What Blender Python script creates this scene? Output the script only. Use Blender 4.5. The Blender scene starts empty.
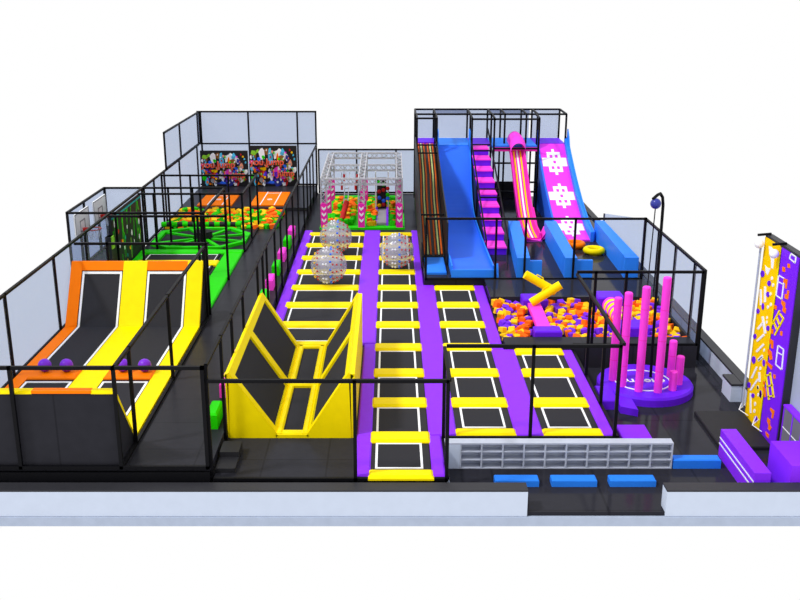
import bpy, bmesh, math, random
from mathutils import Vector, Matrix
random.seed(7)
S = bpy.context.scene
COL = S.collection
ORG = {}

# ---------------------------------------------------------------- materials
def lin(h):
    h = h.lstrip('#'); o = []
    for i in (0, 2, 4):
        c = int(h[i:i+2], 16) / 255
        o.append(c/12.92 if c <= .04045 else ((c+.055)/1.055)**2.4)
    return (*o, 1)
def mat(name, hexc, rough=.6, spec=.25, var=.05, scale=3., metal=0., bump=0.):
    m = bpy.data.materials.new(name); m.use_nodes = True
    nt = m.node_tree; b = nt.nodes['Principled BSDF']
    b.inputs['Roughness'].default_value = rough
    b.inputs['Specular IOR Level'].default_value = spec
    b.inputs['Metallic'].default_value = metal
    tc = nt.nodes.new('ShaderNodeTexCoord'); n = nt.nodes.new('ShaderNodeTexNoise')
    n.inputs['Scale'].default_value = scale; n.inputs['Detail'].default_value = 4
    nt.links.new(tc.outputs['Object'], n.inputs['Vector'])
    r = nt.nodes.new('ShaderNodeMapRange')
    r.inputs['From Min'].default_value = .3; r.inputs['From Max'].default_value = .7
    r.inputs['To Min'].default_value = 1-var; r.inputs['To Max'].default_value = 1+var
    nt.links.new(n.outputs['Fac'], r.inputs['Value'])
    mx = nt.nodes.new('ShaderNodeVectorMath'); mx.operation = 'SCALE'
    mx.inputs[0].default_value = lin(hexc)[:3]
    nt.links.new(r.outputs['Result'], mx.inputs['Scale'])
    nt.links.new(mx.outputs['Vector'], b.inputs['Base Color'])
    if bump:
        bp = nt.nodes.new('ShaderNodeBump'); bp.inputs['Strength'].default_value = bump
        n2 = nt.nodes.new('ShaderNodeTexNoise'); n2.inputs['Scale'].default_value = 60
        nt.links.new(tc.outputs['Object'], n2.inputs['Vector'])
        nt.links.new(n2.outputs['Fac'], bp.inputs['Height'])
        nt.links.new(bp.outputs['Normal'], b.inputs['Normal'])
    return m
def tiles(m, size, dark=.75, line=.035):
    nt = m.node_tree; b = nt.nodes['Principled BSDF']
    src = b.inputs['Base Color'].links[0].from_socket
    g = nt.nodes.new('ShaderNodeNewGeometry'); br = nt.nodes.new('ShaderNodeTexBrick')
    br.offset = 0; br.squash = 1
    for k, v in (('Scale', 1), ('Mortar Size', line), ('Brick Width', size), ('Row Height', size), ('Mortar Smooth', .2)):
        br.inputs[k].default_value = v
    br.inputs['Color1'].default_value = br.inputs['Color2'].default_value = (1, 1, 1, 1)
    br.inputs['Mortar'].default_value = (dark, dark, dark, 1)
    nt.links.new(g.outputs['Position'], br.inputs['Vector'])
    mx = nt.nodes.new('ShaderNodeVectorMath'); mx.operation = 'MULTIPLY'
    nt.links.new(src, mx.inputs[0]); nt.links.new(br.outputs['Color'], mx.inputs[1])
    nt.links.new(mx.outputs['Vector'], b.inputs['Base Color'])
def glassy(name, col, alpha, rough=.1):
    m = bpy.data.materials.new(name); m.use_nodes = True
    nt = m.node_tree; b = nt.nodes['Principled BSDF']
    b.inputs['Roughness'].default_value = rough
    b.inputs['Alpha'].default_value = alpha
    n = nt.nodes.new('ShaderNodeTexNoise'); n.inputs['Scale'].default_value = 8
    r = nt.nodes.new('ShaderNodeMapRange')
    r.inputs['To Min'].default_value = .92; r.inputs['To Max'].default_value = 1.05
    nt.links.new(n.outputs['Fac'], r.inputs['Value'])
    mx = nt.nodes.new('ShaderNodeVectorMath'); mx.operation = 'SCALE'; mx.inputs[0].default_value = lin(col)[:3]
    nt.links.new(r.outputs['Result'], mx.inputs['Scale']); nt.links.new(mx.outputs['Vector'], b.inputs['Base Color'])
    return m
def film(name, tint, col):
    m = bpy.data.materials.new(name); m.use_nodes = True; nt = m.node_tree
    b = nt.nodes['Principled BSDF']; b.inputs['Base Color'].default_value = lin(col); b.inputs['Roughness'].default_value = .8
    b.inputs['Specular IOR Level'].default_value = .05
    t = nt.nodes.new('ShaderNodeBsdfTransparent'); n = nt.nodes.new('ShaderNodeTexNoise'); n.inputs['Scale'].default_value = 2
    r = nt.nodes.new('ShaderNodeMapRange'); r.inputs['To Min'].default_value = .97; r.inputs['To Max'].default_value = 1.03
    nt.links.new(n.outputs['Fac'], r.inputs['Value'])
    v = nt.nodes.new('ShaderNodeVectorMath'); v.operation = 'SCALE'; v.inputs[0].default_value = tint
    nt.links.new(r.outputs['Result'], v.inputs['Scale']); nt.links.new(v.outputs['Vector'], t.inputs['Color'])
    mx = nt.nodes.new('ShaderNodeMixShader'); mx.inputs['Fac'].default_value = .2
    nt.links.new(t.outputs['BSDF'], mx.inputs[1]); nt.links.new(b.outputs['BSDF'], mx.inputs[2])
    nt.links.new(mx.outputs['Shader'], nt.nodes['Material Output'].inputs['Surface'])
    return m
M = dict(
 deck=mat('charcoal_deck_vinyl', '2c2c32', .28, .03, .06), floor=mat('glossy_dark_floor', '2b2b32', .1, .04, .05),
 slab=mat('pale_slab', 'a8b3c8', .7), wall=mat('pale_wall_paint', 'c3cde0', .6, .2, .02), cap=mat('dark_wall_cap', '2e2e33', .5),
 frame=mat('black_steel_tube', '0d0d11', .5, .1), net=film('grey_net_sheet', (.54,.61,.77), 'b8c2d8'),
 black=mat('black_vinyl', '202024', .5, .2), mesh=mat('black_jump_mat', '2f2f34', .8, .1, .1, 40, bump=.2),
 under=mat('spring_cover_black', '232327', .6, .2),
 white=mat('white_web', 'f2f4f8', .6, .2, .02), purple=mat('purple_vinyl', '8c2ffc', .45, .07, .03),
 dpurple=mat('deep_purple_foam', '6a20ea', .45, .07, .03),
 yellow=mat('yellow_vinyl', 'fbe000', .5, .07, .03), orange=mat('orange_vinyl', 'ff7c00', .5, .07, .03),
 green=mat('green_vinyl', '24d400', .5, .07, .03), pink=mat('pink_vinyl', 'ff46de', .5, .07, .03),
 hot=mat('hot_pink_steel', 'f52fb6', .5, .07, .03), magenta=mat('magenta_slide_surface', 'ea3ce6', .35, .1, .05, .4),
 blue=mat('blue_slide_vinyl', '3272ff', .4, .1, .06, .5), lblue=mat('light_blue_vinyl', '2f86fa', .45, .07, .03),
 navy=mat('navy_ball', '2a3390', .3, .4), ball=mat('purple_ball', '7a22d8', .4, .3),
 cy=mat('yellow_foam', 'ffc81a', .7, .1, .04), co=mat('orange_foam', 'ff6a10', .7, .1, .04),
 cp=mat('purple_foam', '7a30ea', .7, .1, .04), cg=mat('green_foam', '2ac80c', .7, .1, .04),
 truss=mat('silver_truss', 'b6b6be', .5, .3, .05), red=mat('red_paint', 'c81e1e', .5), grey=mat('grey_tread', '9a9aa0', .6),
 bluepad=mat('blue_bench_pad', '2b80f0', .45, .07, .03), shelf=mat('white_shelf_laminate', 'b6bccc', .5),
 teal=mat('teal_strip', '10a0a0', .5), lime=mat('lime_paint', '8ad030', .6), cord=mat('pale_green_cord', 'c8dc90', .8),
 ocord=mat('orange_cord', 'd86018', .8), gold=mat('golden_yellow_panel', 'ffce00', .6, .03, .04), sky=mat('sky_blue_paint', '50c0e8', .6),
 brown=mat('brown_paint', '8a5a20', .6), glass=mat('grey_locker_panel', '77777f', .3, .4), skin=mat('peach_paint', 'f0a080', .6),
 wallr=mat('pale_blue_tall_wall','a8b2c6',.8,.05,.02),
 panelp=mat('violet_wall_panel','7a22f6',.5,.07,.03),
 wsheet=glassy('clear_bubble', 'c4c4d0', .4, .15), tnet=film('dark_ceiling_net', (.5,.55,.68), '60606c'), btxt=mat('salmon_letter', 'f05a3c', .6),
)
tiles(M['deck'], 1.9, .72, .03); tiles(M['floor'], 3.1, .7, .04)

# ---------------------------------------------------------------- mesh helper
class MB:
    def __init__(s): s.v = []; s.f = []; s.m = []; s.sm = []
    def add(s, vs, fs, mi=0, smooth=False):
        o = len(s.v); s.v += [tuple(v) for v in vs]
        for f in fs: s.f.append([o+i for i in f]); s.m.append(mi); s.sm.append(smooth)
        return s
    def box(s, x0, x1, y0, y1, z0, z1, mi=0):
        return s.add([(x0,y0,z0),(x1,y0,z0),(x1,y1,z0),(x0,y1,z0),(x0,y0,z1),(x1,y0,z1),(x1,y1,z1),(x0,y1,z1)],
            [(0,3,2,1),(4,5,6,7),(0,1,5,4),(1,2,6,5),(2,3,7,6),(3,0,4,7)], mi)
    def pad(s, x0, x1, y0, y1, z0, z1, c=.06, mi=0):
        "box with chamfered top"
        a = [(x0,y0,z0),(x1,y0,z0),(x1,y1,z0),(x0,y1,z0)]
        b = [(x0,y0,z1-c),(x1,y0,z1-c),(x1,y1,z1-c),(x0,y1,z1-c)]
        t = [(x0+c,y0+c,z1),(x1-c,y0+c,z1),(x1-c,y1-c,z1),(x0+c,y1-c,z1)]
        fs = [(0,3,2,1),(8,9,10,11)]
        for i in range(4):
            j = (i+1) % 4
            fs += [(i,j,4+j,4+i),(4+i,4+j,8+j,8+i)]
        return s.add(a+b+t, fs, mi)
    def prism(s, pts, ax, a, b, mi=0):
        "extrude 2D polygon pts along axis ax between a and b; pts are the other two coords in order"
        n = len(pts)
        def P(p, t): q = list(p); q.insert(ax, t); return tuple(q)
        vs = [P(p, a) for p in pts]+[P(p, b) for p in pts]
        fs = [list(range(n))[::-1], [n+i for i in range(n)]]+[(i,(i+1)%n,n+(i+1)%n,n+i) for i in range(n)]
        return s.add(vs, fs, mi)
    def tube(s, p, q, r, n=12, mi=0, r2=None, caps=True):
        p = Vector(p); q = Vector(q); d = q-p
        if d.length < 1e-6: return s
        z = d.normalized(); u = z.orthogonal().normalized(); w = z.cross(u); r2 = r if r2 is None else r2
        vs = []
        for c, rr in ((p, r), (q, r2)):
            for i in range(n):
                t = 2*math.pi*i/n; vs.append(c+(u*math.cos(t)+w*math.sin(t))*rr)
        fs = [(i,(i+1)%n,n+(i+1)%n,n+i) for i in range(n)]
        s.add(vs, fs, mi, n > 6)
        if caps: s.add(vs, [list(range(n))[::-1], list(range(n, 2*n))], mi)
        return s
    def bar(s, p, q, w, mi=0):
        return s.tube(p, q, w*.7071, 4, mi)
    def path(s, pts, r, n=10, mi=0):
        for a, b in zip(pts, pts[1:]): s.tube(a, b, r, n, mi)
        for c in pts[1:-1]: s.sph(c, r, 6, n, mi)
        return s
    def sph(s, c, r, a=12, b=20, mi=0, sz=1.):
        vs = [(c[0], c[1], c[2]+r*sz)]; fs = []
        for i in range(1, a):
            th = math.pi*i/a
            for j in range(b):
                ph = 2*math.pi*j/b
                vs.append((c[0]+r*math.sin(th)*math.cos(ph), c[1]+r*math.sin(th)*math.sin(ph), c[2]+r*sz*math.cos(th)))
        vs.append((c[0], c[1], c[2]-r*sz)); L = len(vs)-1
        for j in range(b):
            fs.append((0, 1+j, 1+(j+1)%b))
            fs.append((L, L-b+(j+1)%b, L-b+j))
            for i in range(a-2):
                o = 1+i*b; fs.append((o+j, o+b+j, o+b+(j+1)%b, o+(j+1)%b))
        return s.add(vs, fs, mi, True)
    def ring(s, c, R, r, n=28, k=10, mi=0, nrm=(0,0,1)):
        z = Vector(nrm).normalized(); u = z.orthogonal().normalized(); w = z.cross(u); c = Vector(c); vs = []; fs = []
        for i in range(n):
            t = 2*math.pi*i/n; d = u*math.cos(t)+w*math.sin(t)
            for j in range(k):
                p = 2*math.pi*j/k; vs.append(c+d*(R+r*math.cos(p))+z*r*math.sin(p))
        for i in range(n):
            for j in range(k):
                fs.append((i*k+j, ((i+1)%n)*k+j, ((i+1)%n)*k+(j+1)%k, i*k+(j+1)%k))
        return s.add(vs, fs, mi, True)
    def sweep(s, prof, sect, mi=0):
        "prof: list of (y,z); sect: closed loop of (x,dz)"
        n = len(sect); vs = [(x, y, z+dz) for y, z in prof for x, dz in sect]; fs = []
        for i in range(len(prof)-1):
            for j in range(n):
                fs.append((i*n+j, i*n+(j+1)%n, (i+1)*n+(j+1)%n, (i+1)*n+j))
        fs += [list(range(n)), list(range((len(prof)-1)*n, len(prof)*n))[::-1]]
        return s.add(vs, fs, mi)
def obj(name, mb, mats, parent=None, origin=None):
    if not isinstance(mats, (list, tuple)): mats = [mats]
    me = bpy.data.meshes.new(name)
    if parent is None:
        if origin is None:
            xs = [v[0] for v in mb.v]; ys = [v[1] for v in mb.v]; zs = [v[2] for v in mb.v]
            origin = ((min(xs)+max(xs))/2, (min(ys)+max(ys))/2, min(zs))
        off = Vector(origin)
    else: off = ORG[parent.name]
    me.from_pydata([tuple(Vector(v)-off) for v in mb.v], [], mb.f)
    for m in mats: me.materials.append(M[m] if isinstance(m, str) else m)
    me.polygons.foreach_set('material_index', mb.m)
    me.polygons.foreach_set('use_smooth', mb.sm)
    bm = bmesh.new(); bm.from_mesh(me); bmesh.ops.recalc_face_normals(bm, faces=bm.faces); bm.to_mesh(me); bm.free()
    me.update()
    o = bpy.data.objects.new(name, me); COL.objects.link(o)
    if parent is None: o.location = off
    else: o.parent = parent
    ORG[o.name] = off
    return o
def tag(o, label, cat, group=None, kind=None):
    o['label'] = label; o['category'] = cat
    if group: o['group'] = group
    if kind: o['kind'] = kind
    return o
def thing(name, loc, label, cat, group=None):
    o = bpy.data.objects.new(name, None); COL.objects.link(o); o.location = loc; o.empty_display_size = .2
    ORG[o.name] = Vector(loc); return tag(o, label, cat, group)
def struct(name, mb, mats):
    o = obj(name, mb, mats); o['kind'] = 'structure'; return o
def dup(root, loc, label=None, group=None, rot=None):
    r = root.copy(); COL.objects.link(r); r.location = loc
    if rot: r.rotation_euler = rot
    if label: r['label'] = label
    if group: r['group'] = group
    for ch in list(root.children):
        c = ch.copy(); COL.objects.link(c); c.parent = r
        for g in ch.children:
            d = g.copy(); COL.objects.link(d); d.parent = c
    return r
def text(name, s, size, mats, parent, mw, depth=.02):
    cu = bpy.data.curves.new(name, 'FONT'); cu.body = s; cu.size = size; cu.extrude = depth; cu.align_x = 'CENTER'; cu.offset = .02*size
    t = bpy.data.objects.new(name, cu); COL.objects.link(t)
    dg = bpy.context.evaluated_depsgraph_get(); dg.update()
    me = bpy.data.meshes.new_from_object(t.evaluated_get(dg)); bpy.data.objects.remove(t)
    me.transform(mw)
    me.transform(Matrix.Translation(-ORG[parent.name])); me.materials.clear(); me.materials.append(M[mats])
    o = bpy.data.objects.new(name, me); COL.objects.link(o); o.parent = parent; return o

# ---------------------------------------------------------------- levels
D = .7; LD = 1.05; PD = 1.1
# ---------------------------------------------------------------- setting
struct('floor', MB().box(-13.45,13.02,24.72,68.6,-.12,0), 'floor')
struct('trim_1', MB().box(-13.45,13.04,24.62,68.6,-.4,-.12), 'slab')
struct('wall_front', MB().box(-13.45,3.86,24.66,25.12,-.11,.66).box(-13.45,3.86,24.67,25.14,.66,.71,1), ['wall','cap'])
struct('wall_front_right', MB().box(7.78,13.04,24.66,25.12,-.11,.66).box(7.78,13.04,24.67,25.14,.66,.71,1), ['wall','cap'])
struct('wall_right', MB().box(12.66,13.0,28.5,67,0,.62).box(12.64,13.02,28.5,67,.62,.7,1)
   .box(12.24,12.64,32.6,33.55,0,.62).box(12.22,12.62,32.58,33.57,.62,.7,1), ['wall','cap'])
struct('wall_right_tall', MB().box(12.6,12.7,25.15,28.5,0.0,4.8), 'wallr')
d = struct('deck_left', MB().box(-13.3,-5.2,25.4,55.5,0,LD), 'deck')
struct('deck_left_back', MB().box(-13.3,-5.2,60.45,68,0,1.28).box(-6.6,-5.2,55.5,60.45,0,LD).box(-13.3,-13.15,55.5,60.45,0,LD)
   .box(-13.15,-6.6,55.5,60.45,0,.35), 'deck')
struct('deck_alcove', MB().box(-15.45,-13.46,45.5,52,-.3,LD), 'deck')
struct('deck_center', MB().box(-5.15,1.6,25.4,68,0,D).box(1.6,2.6,65.02,68,0,D), 'deck')
struct('deck_right', MB().box(1.62,7.1,28.0,35.98,0,D).box(1.62,4.44,35.98,44.88,0,D), 'deck')
struct('deck_slides', MB().box(2.62,12.1,44.9,65,0,PD).box(1.6,2.62,44.9,65,0,PD).box(4.46,12.05,41.95,44.9,0,PD), 'floor')
struct('baseboard_front', MB().box(-13.3,-5.2,25.26,25.395,.0,.95).box(-5.2,1.6,25.26,25.395,0,.6), 'frame')
b = MB().box(-5.75,-5.22,25.6,26.2,LD,LD+.0)
st = thing('access_steps', (-4.7,26.3,D), 'small black steps at the foot of the tall fence, left of the yellow chute', 'steps')
for k in range(2): obj('step', MB().box(-5.12,-4.55+.0*k,25.75+.75*k,26.5+.75*k,D,D+.14+.16*k), 'under', st)

# ---------------------------------------------------------------- fences
def fence(label, p, q, zb, zt, n=None, posts=None, net=None, w=.1, mid=None, bottom=True, group=None, name='net_fence', netpoly=None):
    p = Vector((*p, 0)); q = Vector((*q, 0)); t = thing(name, (p.x, p.y, zb), label, 'fence', group)
    up = lambda v, z: (v.x, v.y, z)
    obj('top_rail', MB().bar(up(p, zt-w/2), up(q, zt-w/2), w), 'frame', t)
    if bottom: obj('bottom_rail', MB().bar(up(p, zb+w/2), up(q, zb+w/2), w), 'frame', t)
    for m in (mid or []): obj('middle_rail', MB().bar(up(p, m), up(q, m), w*.9), 'frame', t)
    if posts is None: posts = [i/(n-1) for i in range(n)]
    for f in posts:
        c = p.lerp(q, f); obj('post', MB().bar(up(c, zb), up(c, zt), w), 'frame', t)
    if net:
        dx = (q-p).normalized(); nr = Vector((dx.y, -dx.x, 0))*.012
        z0 = zb if netpoly is None else netpoly
        vs = [up(p-nr, z0), up(q-nr, z0), up(q-nr, zt-w), up(p-nr, zt-w), up(p+nr, z0), up(q+nr, z0), up(q+nr, zt-w), up(p+nr, zt-w)]
        obj('net_panel', MB().add(vs[:4], [(0,1,2,3)]), net, t)
    return t
def fr(ys, a, b): return [(y-a)/(b-a) for y in ys]
fence('low grey netted fence along the left edge beside the orange and yellow angled trampoline', (-13.36,25.4), (-13.36,45.5), LD, 4.2,
      posts=fr([25.45,28.4,32.27,37.39,41.53,45.45], 25.4, 45.5), net='net')
fence('grey netted fence along the left edge beside the green trampolines and foam pit', (-13.36,52.0), (-13.36,68), LD, 4.2,
      posts=fr([52.2,54.5,57.1,61.4,67.3], 52, 68), net='net', w=.1)
fence('tall grey upper fence on the left edge at the far end', (-13.22,57.1), (-13.22,68), 4.25, 6.45, posts=fr([57.15,61.46,67.28,67.95], 57.1, 68), net='net', w=.1)
fence('tall grey netted fence across the far left end above the painted boards', (-13.4,68.1), (-5.16,68.1), 1.28, 6.45,
      posts=fr([-13.15,-9.86,-6.48,-5.2], -13.4, -5.16), net='net', mid=[4.2], w=.11)
fence('grey netted fence behind the pink and silver ninja course', (-5.1,68.1), (1.85,68.1), D, 3.84, posts=fr([-5.05,-2.4,.35,1.8], -5.1, 1.85), net='net', w=.11)
Y2 = [25.45,27.9,30,32.5,36.4,38,39.3,42.2,44.6,47.3,50.4,53.5,57.1,59.6,61.9,64.4,67.4]
fence('long black fence of close posts between the left deck and the purple lanes', (-5.17,25.4), (-5.17,68), .68, 4.2, posts=fr(Y2, 25.4, 68), w=.09, name='open_fence')
fence('black open fence across the near end of the left deck', (-13.3,25.32), (-5.2,25.32), LD, 4.2, posts=fr([-10.6,-7.72,-5.25], -13.3, -5.2), name='open_fence')
fence('black open fence slanting away beside the angled trampoline and walkway', (-7.7,25.4), (-7.7,39.04), LD, 4.2, posts=fr([26.91,32.13,39.0], 25.4, 39.04), name='open_fence')
fence('black open fence across the deck just behind the angled trampoline', (-13.2,39.55), (-7.7,39.55), LD, 4.2, posts=[.25,1], name='open_fence')
fence('black open fence across the striped green trampolines, nearest of the crossing rails', (-13.2,44.85), (-7.7,44.85), LD, 4.2, posts=[.27,.75,.99], name='open_fence')
fence('near side frame of the basketball bay', (-15.4,45.57), (-9.05,45.57), LD, 4.2, posts=[0,.36,1], name='open_fence')
fence('far side frame of the basketball bay with grey sheet', (-15.4,51.93), (-13.4,51.93), LD, 4.2, posts=[0,1], name='net_fence', net='net')
fence('black open fence over the green arena, level with the far side of the basketball bay', (-13.3,51.93), (-8.95,51.93), LD, 4.2, posts=[.3,.6,1], name='open_fence')
fence('black fence running away over the right half of the green arena', (-8.95,45.6), (-8.95,51.9), LD, 4.2, posts=[.02,.98], name='open_fence')
fence('grey sheet fence behind the two basketball hoops', (-15.42,45.6), (-15.42,51.9), LD, 4.2, posts=[.0,.42,1], net='net')
fence('black open fence in front of the round green arena', (-13.2,50.26), (-7.78,50.26), LD, 4.2, posts=[.15,.6,1], name='open_fence')
fence('black open fence between the green arena and the left foam pit', (-13.2,55.75), (-7.73,55.75), LD, 4.2, posts=[0,.3,.7,1], name='open_fence')
fence('short black fence beside the right edge of the round green arena', (-7.75,50.3), (-7.75,55.7), LD, 4.2, posts=[.5], name='open_fence')
fence('black open fence at the near end of the yellow chute and centre lane', (-5.12,25.34), (1.62,25.34), .66, 3.8, posts=fr([-1.02,1.6], -5.12, 1.62), name='open_fence')
fence('short black fence at the near right corner of the centre lane', (1.64,25.4), (1.64,28.05), .66, 3.8, posts=[.3,.98], name='open_fence')
fence('black open fence above the white cubby unit at the ends of the right lanes', (1.7,28.06), (7.06,28.06), .68, 3.85, posts=fr([4.37,7.02], 1.7, 7.06), name='open_fence')
fence('black fence running away along the right edge of the right lanes', (7.13,28.1), (7.13,36.0), .68, 3.88, posts=[.33,.66], name='open_fence')
fence('black open fence along the near edge of the right foam pit', (7.14,36.07), (12.0,36.07), .9, 3.95, posts=fr([7.86,9.04,11.98], 7.14, 12), name='open_fence')
fence('grey netted fence along the right edge of the right foam pit', (12.06,36.1), (12.06,45.4), .3, 3.98, posts=fr([36.1,37.39,40.11,42.86,45.35], 36.1, 45.4), net='net', netpoly=.72)
fence('black open fence in front of the slide run-outs', (1.62,44.86), (12.0,44.86), PD-.05, 4.08, posts=fr([1.66,4.96,6.35,8.67,11.95], 1.62, 12), name='open_fence', w=.1)
t = thing('side_screen', (12.02,48,PD), 'grey sloping side screen beside the rightmost blue run-out wall', 'screen')
obj('screen_sheet', MB().add([(12.02,45.4,PD),(12.02,54,PD),(12.02,54,2.3),(12.02,45.4,3.9)],[(0,1,2,3)]), 'net', t)
obj('edge_post', MB().bar((12.02,54,PD),(12.02,54,2.3),.08), 'frame', t)

# ---------------------------------------------------------------- trampoline lanes
def bed(parent, x0, x1, y0, y1, z, ow=.07):
    fx = .22
    o = obj('trampoline_bed', MB().box(x0-fx,x1+fx,y0,y1,z-.02,z+.03), 'under', parent)
    m = MB().box(x0+ow,x1-ow,y0+.05+ow,y1-.05-ow,z+.03,z+.045)
    obj('jump_mat', m, 'mesh', o)
    w = MB()
    w.box(x0,x0+ow,y0+.05,y1-.05,z+.03,z+.055).box(x1-ow,x1,y0+.05,y1-.05,z+.03,z+.055)
    w.box(x0+ow,x1-ow,y0+.05,y0+.05+ow,z+.03,z+.055).box(x0+ow,x1-ow,y1-.05-ow,y1-.05,z+.03,z+.055)
    obj('white_border', w, 'white', o)
def lane(label, x0, x1, ys, px0, px1, hw=.42):
    t = thing('trampoline_lane', ((x0+x1)/2, ys[0], D), label, 'trampoline')
    for a, b in zip(ys, ys[1:]): bed(t, x0, x1, a+.42, b-.24, D)
    for i, y in enumerate(ys):
        a, b = y-.27, y+.45
        if i == 0: a = y-.2; b = y+.3
        if i == len(ys)-1: b = y+.3; a = y-.3
        h = .14; c = .08
        pts = [(px0,a,D),(px1,a,D),(px1,b,D),(px0,b,D)]
        obj('cross_pad', MB().pad(px0,px1,a,b,D,D+h,c), 'yellow', t)
    return t
yc = [25.46]+[27.92+2.745*k for k in range(11)]
lane('long centre trampoline lane with eleven small beds and yellow cross pads', -.47, .95, yc, -.66, 1.24)
yl = [36.55]+[27.92+2.745*k for k in range(4, 11)]
lane('wide left trampoline lane running back behind the yellow chute', -4.45, -1.78, yl, -4.76, -1.5)
yr = [28.3]+[27.92+2.75*k for k in range(1, 7)]
lane('six-bed trampoline lane right of the centre lane, above the cubby unit', 2.3, 3.7, yr, 2.04, 3.98)
lane('short three-bed trampoline lane furthest right beside the foam pit', 5.05, 6.45, [28.3,30.67,33.42,35.72], 4.82, 6.72)
def strip(label, boxes):
    m = MB()
    for bx in boxes: m.pad(*bx, D, D+.1, .05)
    tag(obj('padded_strip', m, 'purple'), label, 'padding')
strip('purple padded strip on the outer left edge of the wide left lane', [(-5.1,-4.6,36.3,56.3)])
strip('purple padded strip between the yellow chute, left lane and centre lane', [(-1.07,-.6,25.42,36.6),(-1.55,-.6,36.6,56.3)])
strip('purple padded strip between the centre lane and the six-bed lane', [(1.19,1.58,25.42,28.1),(1.19,2.08,28.12,44.86),(1.19,1.58,44.88,56.3)])
strip('purple padded strip between the six-bed lane and the short right lane', [(3.93,4.83,28.12,35.96),(3.93,4.43,35.96,44.8)])
strip('purple padded strip on the outer right edge of the short right lane', [(6.68,7.08,28.12,35.9)])

# ---------------------------------------------------------------- V shaped chute
t = thing('wall_trampoline_chute', (-3.1,28.2,D), 'yellow framed V-shaped wall trampoline chute with black beds', 'trampoline')
XL0, XR0, XLi, XRi, ZT, YF, YB = -5.08, -1.1, -3.6, -2.6, 2.86, 28.12, 36.2
yT = 33.2
def wing(xo, xi, zo_f, zo_b, yof, yob, sgn):
    "inclined wing as quad: inner edge on the deck (YF..YB), outer edge raised"
    a = Vector((xi,YF,D+.05)); b = Vector((xi,YB,D+.05)); c = Vector((xo,yob,zo_b)); e = Vector((xo,yof,zo_f))
    n = (b-a).cross(e-a).normalized()
    if n.z < 0: n = -n
    def Q(u, v, h=0): # u along y, v up the wing
        return (a.lerp(b, u)).lerp(e.lerp(c, u), v)+n*h
    def quad(mb, u0, u1, v0, v1, h0, h1, mi=0):
        vs = [Q(u0,v0,h0),Q(u1,v0,h0),Q(u1,v1,h0),Q(u0,v1,h0),Q(u0,v0,h1),Q(u1,v0,h1),Q(u1,v1,h1),Q(u0,v1,h1)]
        mb.add(vs, [(0,3,2,1),(4,5,6,7),(0,1,5,4),(1,2,6,5),(2,3,7,6),(3,0,4,7)], mi)
    for k in range(2):
        m = MB(); quad(m, .03+.49*k, .49+.49*k, .04, .93, -.02, .0); obj('wall_bed', m, 'mesh', t)
    m = MB(); quad(m, .003, .997, .9, .998, -.11, .07); quad(m, .003, .997, 0.002, .07, -.11, .07)
    quad(m, 0, .04, .0, 1, -.12, .075); quad(m, .96, 1, .0, 1, -.12, .075); quad(m, .47, .53, 0, 1, -.1, .08)
    obj('wing_pad', m, 'yellow', t)
    m = MB(); x1 = xo-sgn*.0
    m.add([a+n*.07-Vector((0,.02,0)), e+n*.07-Vector((0,.02,0)), (xo,YF-.02,D), (xi,YF-.02,D)], [(0,1,2,3)])
    obj('front_gusset', m, 'yellow', t)
    m = MB(); m.add([(xo,YF,D),(xo,YB,D),(xo,yob,zo_b),(xo,yof,zo_f),(xo+sgn*.14,YF,D),(xo+sgn*.14,YB,D),(xo+sgn*.14,yob,zo_b),(xo+sgn*.14,yof,zo_f)],
        [(0,1,2,3),(4,7,6,5),(0,4,5,1),(1,5,6,2),(2,6,7,3),(3,7,4,0)])
    obj('outer_side', m, 'yellow', t)
wing(-5.08, -3.62, 2.86, 2.9, YF, YB+.35, -.4)
wing(-1.25, -2.6, 2.86, 2.9, YF, YB+.35, .9)
for k, (a, b) in enumerate([(YF+.3,32.0),(32.4,YB-.2)]):
    obj('floor_bed', MB().box(-3.42,-2.8,a,b,D+.06,D+.09), 'mesh', t)
m = MB()
m.pad(-3.62,-3.42,YF,YB,D,D+.2,.05).pad(-2.8,-2.6,YF,YB,D,D+.2,.05).pad(-3.62,-2.6,YF-.02,YF+.3,D,D+.16,.05).pad(-3.62,-2.6,32.0,32.4,D,D+.22,.05).pad(-3.62,-2.6,YB-.2,YB,D,D+.2,.05)
obj('floor_pad', m, 'yellow', t)

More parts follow.
